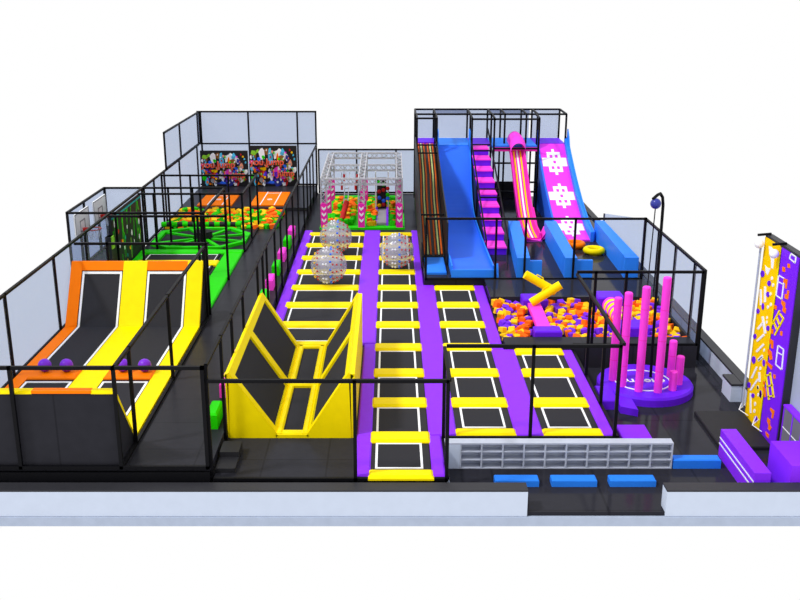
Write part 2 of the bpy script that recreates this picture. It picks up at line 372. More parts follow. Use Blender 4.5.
# ---------------------------------------------------------------- angled trampoline left
t = thing('angled_trampoline', (-10.5,32,LD), 'twin angled trampoline with orange and yellow pads and tall back wall', 'trampoline')
z0 = LD+.06
colsX = [(-13.25,-12.79,'orange'),(-11.08,-10.1,'yellow'),(-8.43,-7.8,'yellow')]
back = lambda f: (37.7+1.6*f, z0+2.43*f)
for x0, x1, c in colsX:
    m = MB().prism([(27.2,z0-.05),(37.72,z0-.05),(39.3,3.42),(39.3,3.48),(39.18,3.48),(37.6,z0+.06),(27.2,z0+.06)], 0, x0, x1)
    obj('side_pad', m, c, t)
    m = MB().prism([(27.2,z0-.03),(27.25,z0+.06),(25.62,3.42),(25.46,3.42),(25.4,3.34)], 0, x0, x1)
    obj('front_pad', m, 'yellow', t)
for x0, x1 in [(-12.79,-11.08),(-10.1,-8.43)]:
    obj('top_pad', MB().prism([(39.07,3.08),(39.3,3.42),(39.3,3.48),(39.18,3.48),(39.0,3.16)], 0, x0, x1), 'orange', t)
    obj('cross_pad', MB().pad(x0,x1,31.9,33.0,z0-.02,z0+.13,.05), 'orange', t)
    f = obj('back_bed', MB().prism([(37.7,z0),(39.06,3.1),(39.01,3.13),(37.64,z0+.02)], 0, x0, x1), 'mesh', t)
    g = .1; q = 1.9/1.25
    w = MB()
    for xa in (x0+.04, x1-.12):
        w.prism([(33.2,z0+.03),(37.66,z0+.03),(38.99,3.08),(38.95,3.12),(37.62,z0+.05),(33.2,z0+.05)], 0, xa, xa+.08)
    w.prism([(38.95,3.0),(38.99,3.09),(38.93,3.12),(38.89,3.03)], 0, x0+.04, x1-.04)
    obj('white_border', w, 'white', f)
    f = obj('floor_bed', MB().box(x0,x1,33.0,37.66,z0-.03,z0+.025).box(x0,x1,27.25,31.9,z0-.03,z0+.025), 'mesh', t)
    w = MB().box(x0+.04,x0+.12,27.6,31.7,z0+.025,z0+.045).box(x1-.12,x1-.04,27.6,31.7,z0+.025,z0+.045).box(x0+.04,x1-.04,31.62,31.7,z0+.025,z0+.05)
    obj('white_border', w, 'white', f)
    obj('front_bed', MB().prism([(27.2,z0),(27.24,z0+.03),(25.62,3.4),(25.5,3.3)], 0, x0, x1), 'mesh', t)
    obj('front_top_pad', MB().box(x0,x1,25.4,25.64,3.34,3.42), 'orange', t)
obj('front_casing', MB().prism([(25.42,LD),(27.2,LD),(25.5,3.33),(25.42,3.33)], 0, -13.25, -7.78), 'deck', t)
obj('back_casing', MB().prism([(37.75,LD),(39.42,LD),(39.32,3.42)], 0, -13.25, -7.78), 'black', t)
bl = ['purple ball on the left orange pad, left of its pair','purple ball on the left orange pad, right of its pair',
      'purple ball on the right orange pad, left of its pair','purple ball on the right orange pad, right of its pair']
for (x, l) in zip((-12.3,-11.53,-9.52,-8.75), bl):
    tag(obj('play_ball', MB().sph((x,32.45,z0+.367),.235), 'ball'), l, 'ball', 'purple balls on the angled trampoline')

# ---------------------------------------------------------------- striped green trampolines
t = thing('striped_trampoline_lane', (-10.5,45,LD), 'green edged trampoline lane behind the angled trampoline with yellow cross pads', 'trampoline')
z = LD
obj('side_pad', MB().pad(-8.72,-7.8,40.3,50.1,z,z+.12,.05), 'green', t)
obj('side_pad', MB().pad(-13.2,-12.8,40.3,50.1,z,z+.12,.05), 'green', t)
obj('end_pad', MB().pad(-13.2,-7.8,49.5,50.2,z+.01,z+.15,.05), 'green', t)
for y, c in [(42.06,'yellow'),(44.83,'green'),(47.57,'yellow')]:
    obj('cross_pad', MB().pad(-12.85,-8.72,y-.42,y+.42,z,z+.16,.05), c, t)
for a, b in [(40.3,41.7),(42.4,44.5),(45.2,47.2),(47.95,49.55)]: bed(t, -12.6, -9.0, a, b, z)

# ---------------------------------------------------------------- round arena
t = thing('sweeper_arena', (-10.45,53,LD), 'green octagonal sweeper arena with dark beds and black hub', 'play arena')
cc = [(-13.05,51.5),(-13.1,54.4),(-11.7,55.35),(-9.2,55.35),(-7.95,53.9),(-7.95,52),(-9.1,50.6),(-12,50.6)]
ce = Vector((-10.42,52.9,0))
for i in range(8):
    a = Vector((*cc[i],0)); b = Vector((*cc[(i+1)%8],0))
    m = MB(); 
    def inset(p, k): return ce+(p-ce)*k
    for zz0, zz1, mi in ((LD,LD+.16,0),):
        o1, o2, i1, i2 = a, b, inset(a,.89), inset(b,.89)
        vs = [(v.x,v.y,zz0) for v in (o1,o2,i2,i1)]+[(v.x,v.y,zz1) for v in (o1,o2,i2,i1)]
        m.add(vs, [(0,1,2,3),(4,7,6,5),(0,4,5,1),(1,5,6,2),(2,6,7,3),(3,7,4,0)])
    obj('rim_pad', m, 'green', t)
    p = inset(a,.2); q = inset(a,.9); s_ = (q-p).normalized().orthogonal(); s_ = Vector((-(q-p).y,(q-p).x,0)).normalized()*.1
    m = MB(); vs = [(v.x,v.y,LD) for v in (p+s_,q+s_,q-s_,p-s_)]+[(v.x,v.y,LD+.15) for v in (p+s_,q+s_,q-s_,p-s_)]
    m.add(vs, [(0,1,2,3),(4,7,6,5),(0,4,5,1),(1,5,6,2),(2,6,7,3),(3,7,4,0)])
    obj('spoke_pad', m, 'green', t)
    m = MB(); v3 = [inset(a,.22),inset(a,.86),inset(b,.86),inset(b,.22)]
    m.add([(v.x,v.y,LD+.03) for v in v3]+[(v.x,v.y,LD+.05) for v in v3], [(0,1,2,3),(4,7,6,5),(0,4,5,1),(1,5,6,2),(2,6,7,3),(3,7,4,0)])
    obj('arena_bed', m, 'mesh', t)
obj('hub', MB().tube((ce.x,ce.y,LD),(ce.x,ce.y,LD+.5),.5,20), 'under', t)
obj('hub_post', MB().tube((ce.x,ce.y,LD+.5),(ce.x,ce.y,LD+1.15),.14,12), 'frame', t)
sw = MB(); n = 15
for i in range(n):
    a = -12.7+4.4*i/n; sw.tube((a,ce.y+.16*0,LD+.88),(a+4.4/n,ce.y,LD+.88),.14,12,i%2)
obj('sweeper_arm', sw, ['green','black'], t)

# ---------------------------------------------------------------- foam cubes
def cube_proto(name, c, s, label, group, x, y, z):
    m = MB().box(-s/2,s/2,-s/2,s/2,-s/2,s/2); o = obj(name, m, c, origin=(0,0,0)); o.location = (x,y,z)
    bv = o.modifiers.new('soft', 'BEVEL'); bv.width = s*.08; bv.segments = 1
    return tag(o, label, 'foam cube', group)
def fill(cells, cols, s, where, maxn=300):
    protos = {}; rest = []
    cells = sorted(cells, key=lambda c: c[1])
    for i, (x, y, z) in enumerate(cells):
        nm, c = cols[random.choices(range(len(cols)), [k[2] for k in cols])[0]][:2]
        rot = (random.uniform(-.35,.35), random.uniform(-.35,.35), random.uniform(0,1.57))
        if i >= maxn: rest.append((x,y,z,rot,c)); continue
        if c not in protos:
            protos[c] = cube_proto('foam_cube', c, s, nm+' foam cube lying among the others in the '+where, nm+' foam cubes in the '+where, x, y, z); protos[c].rotation_euler = rot
        else:
            o = protos[c].copy(); o.location = (x,y,z); o.rotation_euler = rot; COL.objects.link(o)
    if rest:
        m = MB(); cl = [c[1] for c in cols]; h = s/2
        for x, y, z, rot, c in rest:
            from mathutils import Euler
            R = Euler(rot).to_matrix()
            vs = [R@Vector(p)+Vector((x,y,z)) for p in [(-h,-h,-h),(h,-h,-h),(h,h,-h),(-h,h,-h),(-h,-h,h),(h,-h,h),(h,h,h),(-h,h,h)]]
            m.add(vs, [(0,3,2,1),(4,5,6,7),(0,1,5,4),(1,2,6,5),(2,3,7,6),(3,0,4,7)], cl.index(c))
        tag(obj('foam_cube_mass', m, cl), ('small foam cubes heaped in the '+where), 'foam cubes', kind='stuff')
# right pit
OB = [(5.75,7.0,36.9,38.2),(9.2,10.6,37.4,38.7),(5.8,6.95,40.8,41.95),(9.0,10.3,40.6,41.95),(6.0,6.55,38,41)]
def free(x, y, m=.1): return not any(a-m < x < b+m and c-m < y < d_+m for a, b, c, d_ in OB)
s = .27; cells = []
y = 37.28; r = 0
while y < 41.8:
    x = 4.68+(r%2)*.13
    while x < 11.85:
        if free(x, y): cells.append((x+random.uniform(-.08,.08), y+random.uniform(-.07,.07), .66+.035*(y-37.3)+random.uniform(-.1,.14)))
        x += .285
    y += .28; r += 1
fill(cells, [('yellow','cy',4),('orange','co',3.6),('purple','cp',4)], s, 'right foam pit')
struct('pit_rim_right', MB().box(4.5,12.0,36.0,37.1,0,.9).box(4.46,4.55,37.1,41.94,0,.72).box(11.95,12.05,37.1,41.94,0,.9).box(4.55,11.95,37.1,41.94,0,.35), 'deck')
# left pit
s = .31; cells = []
y = 55.75; r = 0
while y < 60.3:
    x = -12.95+(r%2)*.2
    while x < -6.75:
        cells.append((x+random.uniform(-.1,.1), y+random.uniform(-.1,.1), 1.05+random.uniform(-.08,.12)+.1*(y-55.7)/4.6)); x += .34
    y += .35; r += 1
fill(cells, [('yellow','cy',3.4),('orange','co',3.2),('green','cg',3.6)], s, 'left foam pit', 0)

# ---------------------------------------------------------------- balance beams in right pit
def block(label, x0, x1, y0, y1, z1): tag(obj('foam_block', MB().pad(x0,x1,y0,y1,.36,z1,.05), 'dpurple'), label, 'foam block')
block('purple foam block at the near end of the pink beam', 5.8,6.9,37.15,37.85,1.12)
block('purple foam block at the far end of the pink beam', 5.8,6.9,40.9,41.9,1.28)
block('purple foam block at the near end of the striped cylinder', 9.3,10.5,37.5,38.6,1.15)
block('purple foam block at the far end of the striped cylinder', 9.05,10.25,40.75,41.85,1.42)
tag(obj('balance_beam', MB().prism([(37.85,.85),(40.9,.95),(40.9,1.14),(37.85,1.05)], 0, 6.0, 6.55), 'pink'), 'flat pink balance beam between two purple blocks in the right pit', 'beam')
m = MB(); n = 10
for i in range(n):
    f0, f1 = i/n, (i+1)/n; g = lambda f: (9.58+.2*f, 40.7-2.05*f, 1.12-.15*f)
    m.tube(g(f0), g(f1), .36, 20, i%2)
tag(obj('striped_roller', m, ['pink','yellow']), 'pink and yellow striped cylinder lying between two purple blocks in the right pit', 'roller')
def bag(label, p, q, r, hx):
    p = Vector(p); q = Vector(q); t = thing('punch_bag', p, label, 'punch bag', 'yellow bags over the pink beam')
    obj('bag_body', MB().tube(p, q, r, 24), 'yellow', t)
    c = p.lerp(q, .48)+Vector((0,-.02,r*.96)); u = (q-p).normalized()
    obj('handle', MB().path([c-u*.2, c-u*.14+Vector((0,0,.12)), c+u*.14+Vector((0,0,.12)), c+u*.2], .025, 6), 'yellow', t)
bag('lower yellow cylinder bag leaning across the pink beam', (6.1,40.6,1.24),(7.35,40.6,2.06),.19,0)
bag('upper yellow cylinder bag tilted down onto the other above the pink beam', (5.85,40.98,2.42),(7.2,40.98,1.63),.19,0)

# ---------------------------------------------------------------- orange courts
for i, (x0, x1, y1) in enumerate([(-12.3,-10.1,64.3),(-8.95,-6.8,65.2)]):
    t = thing('court_mat', ((x0+x1)/2,62.5,1.28), ('orange landing mat with white lines on the far left, behind the foam pit','larger orange landing mat with white lines, right of its twin')[i], 'mat')
    obj('mat_pad', MB().box(x0,x1,60.9,y1,1.28,1.36), 'orange', t)
    w = MB()
    for f in (.3,.72): w.box(x0+(x1-x0)*f-.03,x0+(x1-x0)*f+.03,60.9,y1,1.36,1.372)
    w.box(x0+(x1-x0)*.3,x0+(x1-x0)*.72,y1-.5,y1-.43,1.36,1.372).ring(((x0+x1)/2,62.6,1.365),.14,.03,16,6)
    obj('court_lines', w, 'white', t)

# ---------------------------------------------------------------- painted boards
def board(label, x0, x1, z0, z1, seed):
    t = thing('painted_board', ((x0+x1)/2,67.7,z0), label, 'sign')
    obj('backing', MB().box(x0,x1,67.7,67.85,z0-.01,z1+.1), 'black', t)
    rnd = random.Random(3); m = MB(); W = x1-x0; Hh = z1-z0
    cl = ['white','sky','blue','orange','red','lime','green','pink','navy','gold','brown','skin','cp','under','grey','white','sky','red']
    def blob(u, v, ru, rv, c, k, rot=0):
        n = 9; x, z = x0+u*W, z0+v*Hh; vs = []
        for a in (0, 1):
            for i in range(n):
                th = 6.2832*i/n; rr = 1+rnd.uniform(-.3,.3) if a == 0 else None
                if a == 0: vs.append((x+ru*W*rr*math.cos(th+rot), 67.69-k*.0011, z+rv*Hh*rr*math.sin(th)))
        vs += [(v_[0], 67.7, v_[2]) for v_ in vs]
        m.add(vs, [list(range(n)), list(range(n, 2*n))[::-1]]+[(i,(i+1)%n,n+(i+1)%n,n+i) for i in range(n)], cl.index(c))
    k = 0
    spots = [(.1,.8,.06,.12,'brown'),(.09,.86,.05,.06,'lime'),(.18,.9,.03,.05,'lime'),(.27,.82,.06,.14,'white'),(.3,.75,.03,.06,'green'),(.38,.9,.05,.08,'brown'),
      (.45,.75,.045,.2,'sky'),(.55,.8,.04,.1,'white'),(.62,.86,.08,.1,'white'),(.7,.86,.05,.1,'sky'),(.77,.78,.05,.09,'white'),(.68,.7,.07,.1,'brown'),(.6,.72,.03,.12,'orange'),
      (.8,.72,.04,.1,'navy'),(.86,.93,.02,.03,'red'),(.9,.87,.02,.03,'gold'),(.93,.8,.02,.03,'sky'),(.95,.7,.02,.03,'sky'),(.04,.75,.02,.06,'white'),(.04,.62,.04,.05,'pink'),
      (.05,.55,.02,.06,'red'),(.06,.45,.04,.06,'sky'),(.12,.42,.04,.06,'orange'),(.2,.42,.025,.12,'red'),(.27,.3,.06,.12,'red'),(.33,.3,.04,.08,'cp'),(.3,.45,.05,.05,'gold'),
      (.42,.35,.04,.14,'white'),(.46,.25,.04,.14,'white'),(.58,.42,.08,.1,'pink'),(.56,.3,.05,.08,'cp'),(.66,.5,.03,.05,'red'),(.74,.48,.06,.09,'blue'),(.8,.5,.02,.1,'lime'),
      (.86,.6,.05,.08,'skin'),(.84,.48,.03,.06,'white'),(.95,.42,.035,.09,'white'),(.9,.25,.03,.14,'lime'),(.12,.13,.035,.12,'sky'),(.13,.12,.02,.05,'orange'),(.07,.25,.05,.08,'green'),
      (.24,.15,.05,.07,'grey'),(.3,.08,.03,.08,'white'),(.45,.08,.14,.03,'navy'),(.5,.1,.1,.03,'blue'),(.6,.1,.09,.11,'navy'),(.66,.2,.03,.06,'white'),(.76,.12,.06,.12,'red'),(.72,.06,.04,.05,'white'),
      (.84,.18,.05,.06,'white'),(.7,.22,.05,.04,'pink'),(.1,.6,.03,.05,'white'),(.2,.7,.04,.05,'blue'),(.5,.55,.05,.05,'under'),(.36,.55,.04,.04,'skin')]
    for u, v, a, b_, c in spots: blob(u, v, a, b_, c, k); k += 1
    for j in range(110):
        u, v = rnd.uniform(.04,.94), rnd.uniform(.05,.93)
        if (u-.5)**2*3.4+(v-.5)**2*3.2 > 1: continue
        blob(u, v, rnd.uniform(.008,.025), rnd.uniform(.012,.035), rnd.choice(cl), k); k += 1
    obj('crowd_painting', m, cl, t)
    R = Matrix.Rotation(math.pi/2, 4, 'X')
    for s_, u, v, sz in (('you Jump',.38,.56,.62),('I Jump',.72,.27,.6)):
        text('lettering', s_, sz, 'white', t, Matrix.Translation((x0+u*W+.0, 67.5, z0+v*Hh))@R@Matrix.Diagonal((1.0,1.02,1,1)))
        text('lettering', s_, sz, 'btxt', t, Matrix.Translation((x0+u*W, 67.44, z0+v*Hh+.01))@R)
board('left painted board with a colourful crowd and red lettering, the lower one', -13.25,-9.95,1.3,3.66,1)
board('right painted board with a colourful crowd and red lettering, the higher one', -9.85,-6.55,1.3,4.0,2)

# ---------------------------------------------------------------- left street-art panel and hoops
t = thing('street_art_panel', (-13.3,49,LD), 'black panel with green and teal street art on the left edge beside the hoops', 'sign')
obj('backing', MB().box(-13.33,-13.25,45.2,50.95,LD,4.05), 'black', t)
m = MB(); rnd = random.Random(5); cl = ['lime','green','white','red','gold','teal','cg']
for j in range(46):
    y, z, c = rnd.uniform(45.5,50.4), rnd.uniform(1.2,3.6), rnd.choice([0,1,6,0,1,6,5,2,2,3,4,0,1])
    if c in (0,1,6):
        h = rnd.uniform(.4,1.3); y2 = y+rnd.uniform(-.4,.4); z2 = min(z+h,3.85)
        m.add([(-13.245-.0006*j+.05*0,y,z),(-13.245,y+.09,z),(-13.245,y2+.09,z2),(-13.245,y2,z2)], [(0,1,2,3)], c)
    else:
        a = rnd.uniform(.06,.14); m.add([(-13.24,y+a*math.cos(q*.785),z+a*1.3*math.sin(q*.785)) for q in range(8)], [tuple(range(8))], c)
obj('street_art', m, cl, t)
obj('teal_edge', MB().box(-13.25,-13.22,45.3,50.9,3.86,3.93), 'teal', t)
obj('top_rail', MB().bar((-13.36,45.45,4.15),(-13.36,52.05,4.15),.1), 'frame', t)
tag(obj('padded_post', MB().box(-13.42,-13.15,44.6,45.1,LD,3.2).box(-13.4,-13.1,44.65,45.05,2.6,3.2,1), ['black','lime']), 'black and lime padded post at the near end of the street art panel', 'post')
def hoop(y, label):
    t = thing('basketball_hoop', (-15.2,y,LD), label, 'basketball hoop', 'hoops in the basketball bay')
    obj('stand', MB().box(-15.3,-15.18,y-.06,y+.06,LD,3.0), 'frame', t)
    o = obj('backboard', MB().box(-15.18,-15.12,y-1.1,y+1.1,2.75,4.0), 'white', t)
    w = MB()
    for a in (-.38,.34): w.box(-15.12,-15.1,y+a,y+a+.05,3.0,3.55)
    w.box(-15.12,-15.1,y-.38,y+.39,3.5,3.55).box(-15.12,-15.1,y-.38,y+.39,3.0,3.05).box(-15.12,-15.1,y-1.1,y+1.1,3.95,4.0).box(-15.12,-15.1,y-1.1,y-1.05,2.75,4).box(-15.12,-15.1,y+1.05,y+1.1,2.75,4)
    obj('target_square', w, 'grey', o)
    obj('rim', MB().ring((-14.6,y,3.08),.36,.035,24,8).box(-15.12,-14.92,y-.1,y+.1,2.98,3.14), 'red', t)
    nb = MB()
    for i in range(12):
        a = i*math.pi/6; a2 = a+.26
        nb.tube((-14.6+.36*math.cos(a),y+.36*math.sin(a),3.05),(-14.6+.2*math.cos(a2),y+.2*math.sin(a2),2.55),.012,4)
        nb.tube((-14.6+.36*math.cos(a),y+.36*math.sin(a),3.05),(-14.6+.2*math.cos(a-.26),y+.2*math.sin(a-.26),2.55),.012,4)
    obj('net', nb, 'white', t)
hoop(46.85,'nearer basketball hoop with red rim on a white backboard'); hoop(49.9,'farther basketball hoop with red rim on a white backboard')

# ---------------------------------------------------------------- step blocks by the tall fence
for i, (y, c) in enumerate([(53.15,'pink'),(50.82,'green'),(48.14,'pink'),(45.6,'green'),(43.08,'pink'),(40.6,'green'),(38.1,'pink'),(35.5,'green'),(32.9,'pink'),(30.5,'pink'),(28.0,'green')]):
    where = ['farthest away, near the foam pit','second from the far end','third from the far end','fourth from the far end','fifth from the far end','just behind the tip of the yellow chute',
             'in the middle of the run','half hidden behind the yellow chute','just beyond the chute corner','beside the front of the yellow chute','nearest of the row'][i]
    tag(obj('stepping_block', MB().pad(-5.78,-5.42,y,y+1.1,LD,LD+.52,.06), c), c+' foam stepping block by the tall fence, '+where, 'foam block', c+' stepping blocks along the tall fence')

# ---------------------------------------------------------------- ninja course
t = thing('ninja_course_rig', (-1.7,61,D), 'silver truss frame on pink chevron pillars over green matting', 'climbing frame')
def truss(p, q, w=.34, seg=8, name='truss'):
    p = Vector(p); q = Vector(q); d = (q-p).normalized(); u = Vector((0,0,1)) if abs(d.z) < .5 else Vector((1,0,0)); v = d.cross(u)
    m = MB(); cs = [(u*a+v*b)*w/2 for a, b in ((1,1),(1,-1),(-1,-1),(-1,1))]
    for c in cs: m.bar(p+c, q+c, .06)
    for i in range(seg):
        a = p.lerp(q, i/seg); b = p.lerp(q, (i+1)/seg)
        for j in range(4):
            c1, c2 = cs[j], cs[(j+1)%4]
            if i % 2: c1, c2 = c2, c1
            m.bar(a+c1, b+c2, .035)
    return obj(name, m, 'truss', t)
XS = (-3.98,-1.76,.5); YS = (57.1,61.1,65.0)
for x in XS:
    truss((x,YS[0],3.55),(x,YS[2],3.85), seg=16)
    for k, y in enumerate(YS):
        zt = 2.25; c = obj('pillar', MB().box(x-.2,x+.2,y-.2,y+.2,D,zt), 'hot', t)
        m = MB()
        for q in range(3):
            z = 1.25+.36*q
            m.prism([(x-.13,z+.14),(x,z+.02),(x+.13,z+.14),(x+.13,z+.02),(x,z-.12),(x-.13,z+.02)], 1, y-.225, y-.2) if False else m.add(
                [(a,y-.215,b) for a, b in [(x-.13,z+.14),(x,z+.02),(x+.13,z+.14),(x+.13,z),(x,z-.13),(x-.13,z)]], [(0,1,4,5),(1,2,3,4)])
        obj('chevrons', m, 'white', c)
        truss((x,y,zt),(x,y,3.6+.12*k), .34, 4)
for k, y in enumerate(YS):
    truss((XS[0],y,3.55+.15*k),(XS[2],y,3.55+.15*k), seg=14)
t2 = thing('matting_base', (-1.7,61,D), 'green padded base with sunken cube pits under the truss frame', 'mat')
obj('padding', MB().box(-4.25,.82,56.85,57.35,D,D+.12).box(-4.25,.82,61.2,61.9,D,D+.12).box(-4.25,.82,65.6,66.7,D,D+.12)
    .box(-4.25,-3.75,57.35,65.6,D,D+.12).box(-2.0,-1.5,57.35,65.6,D,D+.12).box(.35,.82,57.35,65.6,D,D+.12), 'green', t2)
obj('pit_floor', MB().box(-3.75,.35,57.35,65.6,D,D+.03), 'green', t2)
cells = []
for (xa, xb) in ((-3.6,-2.15),(-1.35,.25)):
    for (ya, yb) in ((57.6,61.0),(62.1,65.4)):
        y = ya
        while y < yb:
            x = xa
            while x < xb:
                if not (-1.0 < x < -.15 and y < 61.2) and random.random() < .8: cells.append((x+random.uniform(-.08,.08), y+random.uniform(-.1,.1), D+.2+random.uniform(0,.1)))
                x += .3
            y += .42
fill(cells, [('orange','co',4),('yellow','cy',3),('green','cg',3.5)], .27, 'pits under the truss frame', 0)
t = thing('climbing_plank', (-3,60,D), 'slanted silver ladder truss with red end in the left bay of the truss frame', 'obstacle')
obj('red_section', MB().tube((-3.0,58.4,D+.25),(-2.75,59.6,D+1.1),.17,12), 'red', t)
m = MB()
for a in (-.12,.12): m.bar((-2.8+a,59.4,1.7),(-2.72+a,61.0,3.4),.05)
for i in range(6): m.bar((-2.92+.01*i,59.4+.27*i,1.7+.28*i),(-2.68+.01*i,59.4+.27*i,1.7+.28*i),.05)
obj('ladder_section', m, 'truss', t)
obj('foot_bar', MB().bar((-3.0,57.6,D+.3),(-3.0,58.4,D+.25),.06), 'truss', t)
for i, x in enumerate((-3.05,-2.2)):
    for j, y in enumerate((63.0,60.0)):
        tag(obj('hanging_grip', MB().tube((x,y,2.75),(x,y,3.6),.02,6,1).tube((x,y,2.5),(x,y,2.95),.07,8), ['red','grey']),
            'red hanging grip in the left bay of the truss frame, '+('left' if i == 0 else 'right')+' '+('far' if j == 0 else 'near'), 'grip', 'red hanging grips')
t = thing('climbing_board', (-.6,60.5,D), 'dark panel with coloured holds and grey ramp in the right bay of the truss frame', 'obstacle')
for x in (-.98,-.18): obj('upright', MB().box(x-.04,x+.04,61.9,62.0,D+.1,3.3), 'white', t)
obj('board', MB().box(-.9,-.3,61.8,61.9,D+.2,2.95), 'black', t)
m = MB(); rnd = random.Random(2)
for i, (c, z) in enumerate([(0,2.7),(0,2.55),(1,2.3),(1,2.1),(1,2.2),(0,1.9),(2,1.7),(2,1.5),(2,1.65),(3,1.2),(1,1.25)]):
    m.sph((-.72+.27*(i%3)-.03,61.76,z-.05),.13,6,8,c)
obj('climbing_holds', m, ['green','red','blue','gold'], t)
obj('ramp', MB().prism([(57.9,D+.15),(61.7,D+.25),(61.7,D+.15),(57.9,D+.03)], 0, -.85, -.3), 'grey', t)
for x in (-.98,-.3): obj('ramp_side', MB().prism([(57.6,D+.1),(61.75,D+.35),(61.75,D+.15),(57.6,D)], 0, x, x+.13), 'purple', t)

# ---------------------------------------------------------------- zorb balls
def zorb(x, y, label):
    r = .87; t = thing('zorb_ball', (x,y,D+.12), label, 'zorb ball', 'clear inflatable bubble balls'); c = Vector((x,y,D+.14+r))
    obj('outer_skin', MB().sph(c, r, 18, 28), 'wsheet', t)
    m = MB(); R = r*.96
    for k in (-2.6,2.6):
        zc = 0; xo = k*.3; rr = math.sqrt(max(R*R-xo*xo, .02))
        m.ring(c+Vector((xo,0,0)), rr*.99, .012, 28, 5, 0, (1,0,0))
    obj('seams', m, 'wsheet', t)
    m = MB()
    for k, ci in zip((-.64,-.5,-.22,-.08,.12,.24,.42,.62), (0,1,3,3,2,1,1,1)):
        rr = math.sqrt(r*r-k*k)*.99
        for i in range(14):
            a = i*math.pi/7+(.15 if ci%2 else 0)
            m.sph(c+Vector((k,rr*math.cos(a),rr*math.sin(a))), .055 if ci > 1 else .045, 5, 8, ci if (ci != 3) else 3)
    obj('coloured_dots', m, ['gold','red','blue','white'], t)['kind'] = 'stuff'
    m = MB().tube(c+Vector((-.55,0,0)), c+Vector((.55,0,0)), .4, 20, caps=False)
    obj('inner_tunnel', m, 'wsheet', t)
zorb(-2.98,45.1,'clear bubble ball with coloured dots, nearest on the wide left lane')
zorb(-2.95,50.9,'clear bubble ball with coloured dots, farthest on the wide left lane')
zorb(.3,47.9,'clear bubble ball with coloured dots on the centre lane')

# ---------------------------------------------------------------- slide tower
t = thing('slide_tower', (6.3,63.2,PD), 'tall black tower frame with top platform carrying the slides', 'play tower')
TX = (1.56,2.78,4.98,6.3,7.15,8.5,9.2,11.0)
for x in TX:
    for y, zt in ((64.5,6.95),(61.9,6.93)):
        obj('post', MB().bar((x,y,PD),(x,y,zt),.11), 'frame', t)
for x in (1.6,2.82,4.98,6.35,9.1): obj('post', MB().bar((x,60.4,PD),(x,60.4,6.85),.11), 'frame', t)
for y, x0, x1, zt in ((64.5,1.56,11.0,6.95),(61.9,1.56,11.0,6.93),(60.4,1.6,2.82,6.85),(60.4,4.98,9.1,6.8)):
    obj('top_rail', MB().bar((x0,y,zt),(x1,y,zt),.11), 'frame', t)
for x in TX: obj('side_rail', MB().bar((x,61.9,6.93),(x,64.5,6.95),.1), 'frame', t)
for x in (1.6,2.82,4.98,6.35,9.1): obj('side_rail', MB().bar((x,60.4,6.85),(x,61.9,6.93),.1), 'frame', t)
for z in (5.0,4.1,2.9,2.3): obj('cross_rail', MB().bar((6.35,60.4,z),(9.1,60.4,z),.1), 'frame', t)
obj('platform', MB().box(1.56,2.78,62.5,64.5,4.95,5.1,0).box(2.78,4.98,61.2,64.5,4.95,5.1,1).box(4.98,6.3,61.65,64.5,4.95,5.1,0).box(6.3,9.1,61,64.5,4.95,5.1,1).box(9.1,11.0,61.95,64.5,4.95,5.1,0), ['dpurple','lblue'], t)
obj('platform_edge', MB().box(1.6,2.78,62.4,62.5,4.7,5.0), 'hot', t)
obj('platform_edge', MB().box(6.35,9.1,60.9,61,4.75,5.0), 'hot', t)
for x0, x1, z0, z1 in ((1.56,2.78,5.1,6.9),(2.78,4.98,5.1,6.9),(4.98,6.3,5.1,6.9),(6.3,9.1,2.1,6.9),(9.1,11.0,5.1,6.9)):
    obj('back_net', MB().add([(x0+.05,64.6,z0),(x1-.05,64.6,z0),(x1-.05,64.6,z1),(x0+.05,64.6,z1)],[(0,1,2,3)]), 'net', t)
for x0, x1 in ((2.85,4.9),(6.4,9.0)): obj('roof_net', MB().add([(x0,62,6.9),(x1,62,6.9),(x1,64.4,6.9),(x0,64.4,6.9)],[(0,1,2,3)]), 'tnet', t)
obj('lower_casing', MB().box(1.56,9.1,64.4,64.55,PD,2.1).box(1.56,6.3,64.4,64.55,2.1,4.9), 'black', t)
# rope climb
t = thing('rope_climb', (2.15,54,PD), 'narrow dark rope climb with orange and pale cords, left of the blue slide', 'climbing net')
pr = [(62.35,5.0),(59.5,4.55),(54.5,3.0),(48.5,1.25),(48.5,1.1),(62.35,4.7)]
obj('net_board', MB().prism(pr, 0, 1.62, 2.74), 'black', t)
for i, (x, c) in enumerate([(1.74,'ocord'),(1.9,'cord'),(2.06,'ocord'),(2.3,'ocord'),(2.46,'cord'),(2.62,'ocord')]):
    off = .0
    obj('cord', MB().path([(x,62.35,5.03),(x,59.5,4.62),(x+.02,57.2,3.9),(x-.03,54.5,3.07),(x,48.6,1.35)], .045, 6), c, t)
obj('side_net', MB().prism([(47.2,PD),(61.2,PD),(61.2,5.6),(52,4.0),(47.2,3.3)], 0, 2.78, 2.84), 'black', t)
obj('side_net', MB().prism([(46.8,PD),(61.2,PD),(61.2,5.6),(55,5.0),(50,3.2),(46.8,2.4)], 0, 1.5, 1.56), 'black', t)
for y, z in ((59.5,5.35),(58.6,5.0),(50.0,3.1)): obj('cross_bar', MB().bar((1.53,y,z),(2.82,y,z),.08), 'frame', t)
tag(obj('landing_mat', MB().pad(1.68,2.7,45.6,48.4,PD,PD+.14,.04), 'lblue'), 'small blue landing mat at the foot of the rope climb', 'mat')
